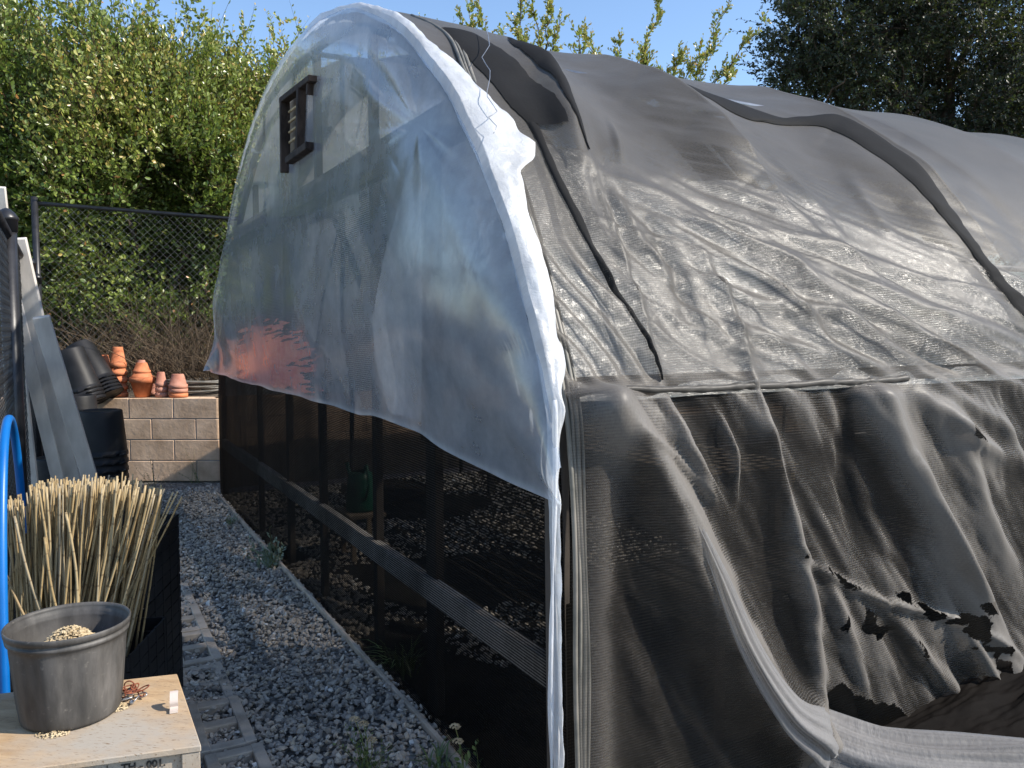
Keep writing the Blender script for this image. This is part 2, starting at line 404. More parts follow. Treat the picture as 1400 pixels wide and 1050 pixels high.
# retaining wall: a stretch facing the camera, then one along the back of the tunnel
WY = 7.60; WT = .80; WX1 = -2.80
def terrace():
    # raised bank behind the wall
    pts = []; a = np.linspace(0, 1, 90); b = np.linspace(0, 1, 60)
    X = np.empty((90, 60)); Y = X.copy(); Zz = X.copy()
    # path of the wall line from far left round the corner and along the tunnel
    L = [np.array([-16, WY+.19]), np.array([-6, WY+.19]), np.array([WX1, WY+.19]), np.array([WX1+14*S[0], WY+.19+14*S[1]])]
    n = np.array([-.35, 1.]); n /= np.linalg.norm(n)
    for i, t in enumerate(a):
        if t < .6: p = L[0]+(L[2]-L[0])*(t/.6)
        else: p = L[2]+(L[3]-L[2])*((t-.6)/.4)
        for j, q in enumerate(b):
            d = q*q*60; X[i, j], Y[i, j] = p+n*d
            Zz[i, j] = WT-.03+min(d*.16, 2.2)
    Zz += .05*fbm(X*1.4, Y*1.4, 0, 3)*np.minimum(1, (b[None]*12))
    tag(obj('hillside', (np.stack([X, Y, Zz], -1).reshape(-1, 3), grid_faces(90, 60)), M['soil'], loc=(0, 0, 0)), kind='structure')
terrace()
def retaining_wall():
    r = root('block_wall', (WX1, WY, 0), 'low tan concrete block retaining wall at the end of the gravel path', 'wall')
    bx = []; ch, bl = .2, .42
    for (o, d, n, L) in ((np.array([WX1, WY, 0.]), np.array([-1., 0, 0]), np.array([0., 1, 0]), 4.6), (np.array([WX1, WY, 0.]), S.copy(), U.copy(), 9.)):
        for k in range(4):
            x = 0.; off = 0 if k % 2 else -bl/2
            i = 0
            while True:
                x0 = off+i*bl; x1 = x0+bl-.009; i += 1
                if x0 > L: break
                x0 = max(x0, 0)
                if x1 <= x0: continue
                j = rng.uniform(-.002, .002)
                bx.append(box(o+d*x0+Z*(k*ch+.004)-n*j, d*(x1-x0), n*.19, Z*(ch-.009), .004))
        obj('mortar_core', box(o+n*.006, d*L, n*.178, Z*(4*ch-.006)), M['mortar'], r, smooth=False)
    obj('block_courses', join(*bx), M['block'], r, smooth=False)
retaining_wall()

# ------------------------------------------------------------------ gravel as real stones
def stones(name, N, pos, size, label, seed=1):
    g = np.random.default_rng(seed); ph = (1+5**.5)/2
    ico = np.array([(-1, ph, 0), (1, ph, 0), (-1, -ph, 0), (1, -ph, 0), (0, -1, ph), (0, 1, ph), (0, -1, -ph), (0, 1, -ph), (ph, 0, -1), (ph, 0, 1), (-ph, 0, -1), (-ph, 0, 1)])/1.902
    fi = np.array([(0, 11, 5), (0, 5, 1), (0, 1, 7), (0, 7, 10), (0, 10, 11), (1, 5, 9), (5, 11, 4), (11, 10, 2), (10, 7, 6), (7, 1, 8), (3, 9, 4), (3, 4, 2), (3, 2, 6), (3, 6, 8), (3, 8, 9), (4, 9, 5), (2, 4, 11), (6, 2, 10), (8, 6, 7), (9, 8, 1)])
    P = pos(g, N); N = len(P)
    sz = size(g, P)
    V = ico[None]*(1+g.uniform(-.28, .28, (N, 12, 1))); V = V*np.stack([g.uniform(.8, 1.3, N), g.uniform(.6, .95, N), g.uniform(.35, .65, N)], 1)[:, None]*sz[:, None, None]
    q = g.normal(size=(N, 4))*np.array([1, .35, .35, 1]); q /= np.linalg.norm(q, axis=1)[:, None]; w_, x, y, z = q.T
    R = np.stack([1-2*(y*y+z*z), 2*(x*y-w_*z), 2*(x*z+w_*y), 2*(x*y+w_*z), 1-2*(x*x+z*z), 2*(y*z-w_*x), 2*(x*z-w_*y), 2*(y*z+w_*x), 1-2*(x*x+y*y)], 1).reshape(N, 3, 3)
    V = np.einsum('nij,nkj->nki', R, V)+P[:, None]
    Fs = (fi[None]+(np.arange(N)*12)[:, None, None]).reshape(-1, 3)
    tint = np.repeat(np.clip(g.beta(2.2, 2.6, N)+(g.random(N) > .95)*.35, 0, 1), 12)
    o = obj(name, (V.reshape(-1, 3), Fs), M['stone'], loc=(0, 0, 0), smooth=False, attrs={'tint': tint})
    return tag(o, label, 'gravel', kind='stuff')
def pos_path(g, N):
    u = -1.6+g.random(N)**1.25*7.0; s = -g.random(N)*1.75+.04
    P = K0+U*u[:, None]+S*s[:, None]; P[:, 2] = g.uniform(-.006, .014, N)+.012*noise(u*3, s*3)
    k = (P[:, 1] < WY-.02)
    return P[k]
stones('gravel', 43000, pos_path, lambda g, P: g.uniform(.006, .0155, len(P))*(1+.35*(g.random(len(P)) > .9)), 'grey and tan crushed gravel covering the path beside the greenhouse')
def pos_in(g, N):
    u = -.6+g.random(N)*5.5; s = .05+g.random(N)**1.4*2.4; k = (fbm(u*1.1+3, s*1.4, 0, 2, 60) > -.05) & ~((u < .55) & (s > .0)) ; u, s = u[k], s[k]; N = len(u)
    P = K0+U*u[:, None]+S*s[:, None]; P[:, 2] = g.uniform(-.008, .012, N); return P
stones('gravel', 14000, pos_in, lambda g, P: g.uniform(.01, .02, len(P)), 'gravel floor seen dimly inside the greenhouse through the black net', 3)

# ------------------------------------------------------------------ greenhouse
prof0 = [(-.68, -.0), (-.675, .4), (-.66, .8), (-.64, 1.1), (-.61, 1.27), (-.52, 1.49), (-.40, 1.71), (-.23, 1.95), (-.03, 2.17), (.18, 2.35), (.4, 2.51), (.65, 2.65), (.99, 2.79), (1.5, 2.90), (2.1, 2.94), (2.7, 2.88), (3.2, 2.74), (3.62, 2.53), (4.0, 2.27), (4.3, 1.99), (4.53, 1.72), (4.73, 1.4), (4.86, 1.08), (4.93, .6), (4.96, 0)]
PR = spline(prof0, 8); PL = np.r_[0, np.cumsum(np.linalg.norm(np.diff(PR, axis=0), axis=1))]; LT = PL[-1]
def prof(wv):
    u = np.interp(wv, PL, PR[:, 0]); z = np.interp(wv, PL, PR[:, 1])
    e = .03; du = np.interp(wv+e, PL, PR[:, 0])-np.interp(wv-e, PL, PR[:, 0]); dz = np.interp(wv+e, PL, PR[:, 1])-np.interp(wv-e, PL, PR[:, 1])
    L = np.hypot(du, dz); return u, z, -dz/L, du/L      # outward normal (nu, nz)
def onroof(s, wv, off=0.):
    u, z, nu, nz = prof(wv); s = np.asarray(s)+0*u
    return K0+U*(u+nu*off)[..., None]+S*s[..., None]+Z*(z+nz*off)[..., None]
_wv = np.linspace(0, 5.6, 561)
def sw(px, py):
    """where the line of sight to an image point meets the tunnel surface"""
    r = ray(px, py); d = r/np.linalg.norm(r)
    u, z, nu, nz = prof(_wv)
    # solve for each strip: P = C + t r must satisfy (u,z); parametrise by t
    best = None
    for t in np.linspace(1.5, 12, 1400):
        P = C+r*t-K0; pu = P@U; pz = P[2]
        # inside test against near side of the profile
        zi = np.interp(pu, PR[:, 0], PR[:, 1]) if pu > -.6 else None
        inside = (pu > -.68 and zi is not None and pz < zi) or (zi is None and pz < 1.29 and pu > np.interp(pz, PR[:33, 1], PR[:33, 0]))
        if inside:
            k = np.argmin(np.hypot(PR[:, 0]-pu, PR[:, 1]-pz)); return P@S, PL[k]
    return None
LEN = 8.6
gh = root('hoop_greenhouse', W(2.1, 0, 0), 'long arched hoop greenhouse wrapped in torn shade cloth, netting and plastic film', 'greenhouse')
wfull = np.linspace(0, LT, 90)
for i in range(8):
    s = .06+i*1.14
    obj('hoop', tube(onroof(s, wfull, -.05), .022, 10), M['hooppipe'], gh)
for wv in (PL[40]+.3, 4.4, LT-PL[40]-.3, 3.1, 5.9):
    obj('purlin', tube(np.array([onroof(s, np.array([wv]), -.06)[0] for s in (0.02, LEN-.1)]), .014, 8), M['pipe'], gh)
def brd(name, p, q, a, b, mat, up=Z): return obj(name, beam(p, q, a, b, up), mat, gh, smooth=False)
brd('hip_board', W(-.575, .0, 1.27), W(-.575, LEN, 1.27), .03, .10, M['darkwood'])
brd('hip_board', W(4.77, .0, 1.2), W(4.77, LEN, 1.2), .03, .10, M['darkwood'])
brd('cross_beam', W(-.02, .06, 2.15), W(4.1, .06, 2.15), .04, .15, M['darkwood'])
brd('lower_rail', W(-.58, .055, .49), W(4.85, .055, .46), .04, .085, M['wood'])
brd('base_board', W(-.68, -.008, .012), W(4.97, -.008, .012), .018, .03, M['concrete'])
brd('side_base_board', W(-.69, .02, .02), W(-.69, LEN, .02), .03, .06, M['wood'])
for px, wd in ((583, .09), (505, .045), (430, .05), (385, .06), (345, .04)):
    u0, _ = uz(px, 300, .05); top = float(np.interp(u0, PR[:, 0], PR[:, 1]))-.06
    brd('end_post', W(u0, .075, 0), W(u0, .075, top if wd < .085 else 2.2), wd, .035, M['darkwood'], up=S)
for px0, py0, px1, py1 in ((590, 260, 520, 205), (560, 330, 505, 225)):
    a = at_s(px0, py0, .12); b = at_s(px1, py1, .12); brd('brace', a, b, .02, .04, M['darkwood'])
u_, z_ = -.58, 0
brd('corner_post', W(-.63, .03, 0), W(-.60, .03, 1.3), .05, .05, M['darkwood'], up=S)

# end wall: black net behind, film in front
def endnet():
    us = np.linspace(-.68, 4.95, 300); vs = np.linspace(0, 1, 120)
    Uu, Vv = np.meshgrid(us, vs, indexing='ij'); topz = np.minimum(np.interp(Uu, PR[:, 0], PR[:, 1])-.03, 2.12)
    topz = np.maximum(topz, .05); Zz = Vv*topz
    off = .022-.006*fbm(Uu*1.5, Zz*1.2, 0, 3, 5)
    P = K0+U*Uu[..., None]+S*off[..., None]+Z*Zz[..., None]
    dens = .32+.17*sstep(1.15, 1.0, Zz)+.05*noise(Uu*2, Zz*2)
    px, py = proj(P)
    dens = dens+.25*(Uu < -.55)
    # a lapped second width of net leaves a denser upright stretch
    dens = dens+.16*inpoly(px, py, [(576, 170), (780, 170), (780, 1050), (576, 1050)])*(Zz > 1.05)
    obj('end_net', (P.reshape(-1, 3), grid_faces(*Uu.shape)), M['net'], gh, attrs={'dens': dens.ravel()}, uv=np.stack([Uu, Zz], -1).reshape(-1, 2))
endnet()
hem = sorted([tuple(uz(x, y, -.03)) for x, y in ((284, 506), (300, 513), (340, 524), (400, 540), (450, 553), (500, 570), (570, 596), (640, 632), (700, 662), (752, 686))])
def endfilm():
    us = np.linspace(-.70, 4.93, 420); vs = np.linspace(0, 1, 210)
    Uu, Vv = np.meshgrid(us, vs, indexing='ij'); topz = np.interp(Uu, PR[:, 0], PR[:, 1])+.012
    hz = np.interp(Uu, *np.array(hem).T)+.012*noise(Uu*3, 0*Uu)
    topz = np.maximum(topz, np.interp(-Uu, [-.0, .6, .7], [2.2, 1.36, 1.1])*(Uu < 0))
    topz = np.maximum(topz, hz+.02)
    Zz = hz+(topz-hz)*Vv
    P = K0+U*Uu[..., None]+Z*Zz[..., None]; px, py = proj(P)
    edge = np.sin(np.clip(Vv, 0, 1)*pi)**.5
    bil = .035+.045*np.sin(np.clip((Uu+.7)/1.5, 0, 1)*pi)*sstep(0, .4, Vv)*edge          # bellies out right of the post
    bil = bil+.05*np.exp(-((Uu-1.6)/1.5)**2-((Zz-1.35)/.35)**2)
    f = .009*fbm(Uu*1.1+Zz*.9, Zz*.5-Uu*.3, 0, 3, 9)
    # pulls fanning out from the left and right fixings of the cross beam
    for (cx, cy, n, a0, a1) in ((308, 322, 10, -.75, 1.45), (587, 172, 9, .5, 2.6)):
        ang = np.arctan2(py-cy, px-cx); r = np.hypot(px-cx, py-cy)
        f = f+.005*noise(ang*n*.55, r/260, 0, int(cx))*np.exp(-r/120)*sstep(4, 40, r)
    for pts, wd, h in (([(400, 330), (430, 440), (450, 540)], 10, .010), ([(352, 330), (360, 430), (350, 500)], 9, .012), ([(378, 330), (386, 450)], 8, .010), ([(515, 420), (520, 520), (560, 600)], 22, .02),
                       ([(600, 190), (650, 300), (720, 470)], 22, .014), ([(620, 180), (690, 330), (735, 480)], 14, .010), ([(300, 380), (318, 470), (330, 510)], 9, .03), ([(312, 330), (290, 440), (282, 500)], 12, .04),
                       ([(330, 300), (460, 290), (560, 230)], 14, .008), ([(480, 60), (530, 140), (580, 165)], 16, .008), ([(500, 40), (560, 110), (585, 165)], 12, .006)):
        d, fr = polyd(px, py, pts); f = f+h*np.exp(-(d/wd)**2)*np.sin(np.clip(fr, .0, 1)*pi)**.5
    fl = sstep(4.3, 4.93, Uu)                                        # loose flap at the far corner
    f = f+.12*fl*(1-Vv)+.03*fl*np.sin(Zz*14+Uu*9)
    off = -((bil*edge*.6+f*.7)*(.25+.75*sstep(0, .3, Vv))+.012)
    P = P+S*off[..., None]+U*(.14*fl*sstep(.5, .0, Vv))[..., None]
    dens = .41+0*Uu+.07*noise(Uu*1.3, Zz*1.3, 0, 4)+.35*np.exp(-((Zz-hz)/.018)**2)
    dens = dens+.12*sstep(4.3, 4.8, Uu)
    for pts, wd, h in (([(600, 190), (680, 300), (740, 500)], 40, .12),):
        d, fr = polyd(px, py, pts); dens = dens+h*np.exp(-(d/wd)**2)
    # vent opening
    keep = ~inpoly(px, py, [(393, 142), (424, 118), (422, 200), (393, 222)])
    obj('end_film', (P.reshape(-1, 3), grid_faces(*Uu.shape, keep)), M['endfilm'], gh, attrs={'dens': dens.ravel()}, uv=np.stack([Uu, Zz], -1).reshape(-1, 2))
endfilm()
def inner_sheets():
    o = [(577, 190), (577, 640), (556, 610), (530, 560), (514, 500), (508, 440), (516, 390), (530, 330), (552, 250)]  # white sheet added for the bright patch of sunlit cloth seen behind
    A, B = np.meshgrid(np.linspace(0, 1, 60), np.linspace(0, 1, 160), indexing='ij'); u0, u1 = uz(577, 400, .004)[0], uz(505, 400, .004)[0]
    Uu = u0+(u1-u0)*A; Zz = 1.12+1.0*B; P = K0+U*Uu[..., None]+S*(.004+.003*noise(A*4, B*6))[..., None]+Z*Zz[..., None]; px, py = proj(P)
    obj('bright_patch_panel', (P.reshape(-1, 3), grid_faces(60, 160, inpoly(px, py, o))), M['whitefilm'], gh, attrs={'dens': np.full(A.size, .26)}, uv=np.stack([Uu, Zz], -1).reshape(-1, 2))
    s = np.arange(.05, LEN-.1, .12); wv = np.arange(3.6, LT-.9, .06); Sg, Wg = np.meshgrid(s, wv, indexing='ij'); P = onroof(Sg, Wg, -.17)
    obj('far_side_film', (P.reshape(-1, 3), grid_faces(*Sg.shape)), M['sidefilm'], gh, attrs={'dens': np.full(Sg.size, .5)}, uv=np.stack([Sg, Wg], -1).reshape(-1, 2))
inner_sheets()
def inner_strips():
    for s0, s1 in ((.26, .46), (1.08, 1.30), (2.22, 2.4)):
        wv = np.linspace(1.35, LT-1.3, 120); V = np.linspace(0, 1, 5); Wg, Vg = np.meshgrid(wv, V, indexing='ij'); Sg = s0+(s1-s0)*Vg+.01*noise(Wg*4, Vg)
        P = onroof(Sg, Wg, -.13-.004*Vg)
        obj('inner_net_strip', (P.reshape(-1, 3), grid_faces(120, 5)), M['band'], gh, attrs={'dens': np.full(Wg.size, .9)}, uv=np.stack([Sg, Wg], -1).reshape(-1, 2))
inner_strips()
def vent():
    def q(x, y, s=-.05): return at_s(x, y, s)
    a, b, c_, d = q(389, 137), q(426, 108), q(425, 196), q(390, 236)
    f = obj('vent_frame', join(beam(a, d, .03, .05, S), beam(q(413, 118), q(411, 205), .035, .05, S), beam(q(387, 138), q(428, 107), .045, .03, Z), beam(q(396, 220), q(425, 199), .05, .035, Z), beam(q(424, 112), q(423, 130), .03, .03, S)), M['rustwood'], gh, smooth=False, label='dark weathered wooden vent frame set in the film gable')
    for k, y in enumerate((149, 163, 177, 191)):
        obj('vent_bar', beam(q(393, y+6, -.03), q(413, y-9, -.03), .012, .012), M['straw'], f, smooth=False)
    obj('vent_screen', box(q(392, 212, .0), q(412, 197, .0)-q(392, 212, .0), q(392, 145, .0)-q(392, 212, .0), S*.004), M['benchwood'], f, smooth=False)
vent()

# white film wrapped over the first hoop onto the roof
def wrap():
    ws = np.linspace(.0, 6.2, 560); vs = np.linspace(0, 1, 30); Wv, Vv = np.meshgrid(ws, vs, indexing='ij')
    _, _, _, _ = prof(Wv)
    widths = np.interp(Wv, [0, .95, 1.15, 1.3, 1.35, 1.7, 1.98, 2.06, 2.12, 2.25, 2.42, 2.7, 2.95, 3.3, 3.6, 3.9, 4.2, 4.5, 6.2], [.0, .0, .005, .03, .05, .06, .075, .15, .19, .165, .11, .05, .035, .035, .03, .04, .035, .01, .008])
    widths = widths*(1+.15*noise(Wv*5, 0*Wv, 0, 3))+.006*noise(Wv*18, 0*Wv, 0, 8)
    s0_ = np.interp(Wv, [0, 1.0, 1.3, 4.2, 4.6], [.008, .008, .018, .022, .006]); s = -s0_+Vv*(widths+s0_)
    off = .036-.026*sstep(1.25, 1.05, Wv)-.010*sstep(2.9, 3.2, Wv)-.020*sstep(4.1, 4.6, Wv)+.005*noise(Wv*5, Vv*2+1, 0, 5)+.004*noise(Wv*16, Vv*3, 0, 2)*(.3+Vv)+.0015*noise(Wv*40, Vv*5, 0, 12)-.03*(Vv < .06)
    off = off+.012*np.sin(Vv*pi)
    u, z, nu, nz = prof(Wv); P = K0+U*(u+nu*off)[..., None]+S*s[..., None]+Z*(z+nz*off)[..., None]
    dens = .93-.35*sstep(4.1, 4.6, Wv)+.1*noise(Wv*5, Vv*3)
    obj('film_edge_wrap', (P.reshape(-1, 3), grid_faces(*Wv.shape)), M['whitefilm'], gh, attrs={'dens': dens.ravel()}, uv=np.stack([s, Wv], -1).reshape(-1, 2))
    # twisted loose tail of film hanging down the corner, and the grey binding of the cloth beside it
    t = np.linspace(0, 1, 60); zz = 1.27-1.25*t
    P = np.array([W(-.672-.004*sin(6*a), -.022+.005*sin(7*a+1), z) for a, z in zip(t, zz)])
    obj('film_tail', tube(P, .0055+.002*np.sin(t*13)+.001*np.sin(t*31), 9), M['whitefilm'], gh, attrs={'dens': np.full(60*9, .9)}, uv=np.stack([np.tile(np.linspace(0, .1, 9), 60), np.repeat(zz, 9)], 1))
    for k, (s0, r) in enumerate(((.035, .007), (.05, .006), (.064, .008), (.08, .005))):
        wv = np.linspace(.0, 3.3, 160); o = onroof(s0+.035*sstep(1.3, 2.6, wv)+.1*sstep(2.3, 3.0, wv)+.003*np.sin(wv*9+k), wv, .028-.004*k)
        obj('binding_cord', tube(o, r, 6), M['hose'], gh)
    wv = np.linspace(1.35, 4.1, 140); o = onroof(.002+0*wv, wv, .052)
    o = onroof(.012+.012*np.sin(wv*30)*(np.sin(wv*30) > 0), wv, .048)
wrap()
# side film under the cloth, from mid roof to the hip
def gridsw(s, wv): return np.meshgrid(s, wv, indexing='ij')
def sidefilm():
    s = np.r_[np.arange(.03, 2.9, .014), np.arange(2.9, LEN, .08)]; wv = np.arange(1.262, 2.75, .014)
    Sg, Wg = gridsw(s, wv); P = onroof(Sg, Wg, .0); px, py = proj(P)
    top = np.interp(px, [700, 720, 760, 830, 950, 1060, 1150, 1250, 1398, 1700], [172, 175, 190, 210, 235, 255, 285, 320, 375, 500])+5*noise(px/40, 0*px)
    keep = (py > top)
    off = .004+.012*folds(px, py, Sg, Wg)[0]+.010*fbm(Sg*5, Wg*5, 0, 3, 12)
    P = onroof(Sg, Wg, np.minimum(np.minimum(off-.015, .0), folds(px, py, Sg, Wg)[0]+.008)+0*Sg)
    dens = .62+.2*noise(Sg*3, Wg*3)
    obj('side_film', (P.reshape(-1, 3), grid_faces(*Sg.shape, keep)), M['sidefilm'], gh, attrs={'dens': dens.ravel()}, uv=np.stack([Sg, Wg], -1).reshape(-1, 2))
def folds(px, py, Sg, Wg):
    """height of the drape above the frame, and how much the cloth is bunched"""
    h = 0*px; b = 0*px
    def R(pts, wd, ht, bun=.3, skew=0, ends=True, m=None):
        nonlocal h, b
        d, fr = polyd(px, py, pts); t = np.sin(np.clip(fr, 0.02, .98)*pi)**.5 if ends else 1.
        q = np.exp(-(d/wd)**2)*t
        if m is not None: q = q*m
        h = h+ht*q; b = b+bun*q
    up = sstep(545, 515, py)                       # above the hip line
    lo = 1-up
    R([(800, 215), (830, 300), (862, 400), (885, 480), (905, 545)], 5, .016, .55); R([(955, 350), (990, 420), (1015, 490), (1036, 560), (1052, 640)], 6, .02, .6)
    # ---- roof, between hoops
    R([(740, 95), (790, 250), (860, 410), (915, 522)], 13, .018, .1)
    R([(700, 64), (745, 92), (775, 170), (800, 250)], 20, .05, .1)
    R([(870, 96), (960, 150), (1030, 250)], 30, .04, .05)
    R([(800, 100), (880, 200), (900, 240)], 25, -.02, 0); R([(840, 150), (850, 220)], 6, .015, .05)
    R([(1140, 165), (1250, 260), (1330, 360)], 22, .04, .05); R([(1232, 184), (1320, 250), (1400, 360)], 26, .03, .05)
    R([(1060, 200), (1130, 290), (1160, 340)], 9, .014, .05); R([(1170, 225), (1230, 330)], 8, .012, .05)
    # ---- long pulls running down to the right over the film
    for pts, wd, ht in (([(800, 229), (897, 274), (1000, 331), (1114, 394), (1217, 446), (1400, 545)], 12, .040), ([(891, 303), (966, 343), (1057, 400), (1131, 474), (1214, 514)], 10, .035),
        ([(971, 314), (1086, 360), (1229, 411), (1400, 474)], 13, .035), ([(920, 377), (1034, 417), (1137, 434), (1240, 490)], 11, .028), ([(960, 440), (1060, 470), (1200, 505)], 9, .022),
        ([(850, 250), (960, 290), (1100, 330), (1260, 380), (1400, 420)], 9, .018), ([(820, 240), (870, 330), (930, 380)], 9, .02), ([(885, 303), (920, 370), (945, 440)], 12, -.03),
        ([(1057, 260), (1130, 330), (1200, 380)], 7, .012), ([(1100, 400), (1200, 480), (1330, 560), (1400, 600)], 12, .03), ([(1150, 400), (1280, 480), (1400, 530)], 10, .022), ([(940, 330), (1000, 440), (1040, 520)], 9, .016)):
        R(pts, wd*.85, ht*.9, .22)
    g_ = np.random.default_rng(77)
    for i in range(46):
        x0 = g_.uniform(800, 1240); y0 = 215+(x0-800)*.30+g_.random()**1.2*210; L_ = g_.uniform(120, 340); a0 = radians(g_.uniform(20, 44)-(x0-800)*.01); a1 = a0-radians(g_.uniform(-4, 16))
        x1, y1 = x0+L_*.5*cos(a0), y0+L_*.5*sin(a0); x2, y2 = x1+L_*.5*cos(a1), y1+L_*.5*sin(a1)
        R([(x0, y0), (x1, y1), (x2, y2)], g_.uniform(2.2, 6), g_.uniform(.004, .011), .15, m=up)
    d = (px-740)*.75-(py-360)*.62                  # close-set slanting wrinkles by the corner
    m = sstep(960, 800, px)*sstep(300, 380, py)*up
    h = h+m*.011*np.sin(d/4.3+1.6*noise(px/60, py/60, 0, 4)); b = b+m*.12*np.sin(d/4.3+1.6*noise(px/60, py/60, 0, 4))
    d = (px*.42-py*.91)                            # finer ones following the long pulls
    m = sstep(850, 960, px)*sstep(.8, 0, np.abs(py-(230+(px-850)*.45))/260)*up
    h = h+m*(.010*noise(d/9, (px*.91+py*.42)/130, 0, 6)+.006*noise(d/4, (px*.91+py*.42)/80, 0, 16)); b = b+m*.15*noise(d/9, (px*.91+py*.42)/130, 0, 6)
    # ---- curtains below the hip
    R([(820, 560), (870, 610), (900, 680), (930, 760), (972, 860), (1025, 940), (1100, 1005), (1200, 1040), (1420, 1062)], 40, .10, 1.25, ends=False, m=lo)
    R([(1018, 525), (1040, 600), (1072, 720), (1098, 830), (1110, 930), (1104, 995)], 14, .06, 1.1, m=1)
    R([(1185, 530), (1225, 630), (1262, 710), (1330, 850), (1400, 960)], 24, .075, 1.15, ends=False, m=lo)
    R([(1230, 620), (1290, 760), (1360, 860)], 8, .04, .55, m=lo)
    R([(895, 540), (920, 610), (985, 700)], 11, .05, .6); R([(975, 560), (995, 620), (1000, 690)], 7, .04, .6)
    R([(842, 585), (900, 622), (960, 680), (976, 704)], 4, .02, .5); R([(1058, 733), (1120, 780), (1200, 820), (1300, 845), (1400, 905)], 5, .03, .5)
    R([(1120, 770), (1150, 860), (1180, 930)], 9, .03, .25); R([(1200, 820), (1260, 900), (1330, 980)], 10, .035, .25); R([(1300, 850), (1340, 920), (1370, 980)], 9, .05, .5)
    R([(1290, 560), (1340, 700), (1400, 800)], 16, .04, .6); R([(1240, 530), (1320, 600), (1400, 640)], 14, .05, .6)
    R([(1150, 560), (1160, 650), (1180, 760)], 12, -.03, -.1)
    # stiff strip beside the corner
    R([(812, 545), (815, 800), (812, 1050)], 22, .02, .25, ends=False, m=lo)
    a = (px*.87-py*.48); c2 = (px*.48+py*.87)
    h = h+lo*(.016*noise(a/34, c2/190, 0, 21)+.007*noise(a/12, c2/80, 0, 22)+.003*noise(a/5, c2/34, 0, 24))*sstep(830, 880, px)
    b = b+lo*(.42*noise(a/34, c2/190, 0, 21)+.36*noise(a/12, c2/80, 0, 22)+.16*noise(a/5, c2/34, 0, 24)+.10*noise(a/2.5, c2/14, 0, 25))*sstep(830, 880, px)
    # sag between the hoops
    h = h-.088*np.abs(np.sin((Sg-.06)/1.14*pi))**.8*sstep(1.5, 2.6, Wg)*sstep(.5, .9, Sg)
    h = h+.006*fbm(Sg*3, Wg*3, 0, 3, 31)
    return h, b
sidefilm()
OPEN = [[(848, 600), (866, 632), (900, 690), (936, 790), (975, 880), (1020, 955), (1064, 1010), (1080, 1060), (846, 1120), (842, 800), (850, 700)],
        [(922, 568), (948, 590), (968, 640), (1000, 690), (1012, 600), (1045, 590), (1058, 660), (1062, 720), (1076, 790), (1088, 860), (1100, 930), (1098, 985), (1040, 905), (1012, 840), (1000, 790), (984, 742), (962, 690), (940, 640)],
        [(1113, 990), (1124, 948), (1148, 934), (1205, 962), (1258, 986), (1330, 978), (1420, 955), (1420, 1035), (1300, 1030), (1200, 1036), (1150, 1024)],
        [(1094, 768), (1120, 783), (1142, 790), (1168, 806), (1150, 808), (1128, 792)], [(1150, 795), (1170, 800), (1166, 808)], [(1178, 836), (1200, 842), (1218, 862), (1200, 866), (1184, 854)], [(1140, 838), (1154, 842), (1152, 864), (1142, 858)],
        [(1218, 812), (1246, 816), (1240, 832), (1222, 820)], [(1250, 822), (1284, 834), (1268, 846), (1252, 838)], [(1290, 832), (1330, 845), (1336, 870), (1306, 862)], [(1306, 822), (1330, 815), (1334, 840), (1318, 838)],
        [(1320, 868), (1352, 876), (1356, 896), (1330, 884)], [(1332, 920), (1352, 935), (1368, 975), (1350, 976), (1334, 950)], [(1338, 898), (1358, 904), (1360, 926), (1344, 918)],
        [(1302, 560), (1316, 570), (1322, 600), (1310, 594)], [(1240, 860), (1254, 886), (1258, 912), (1250, 900)]]
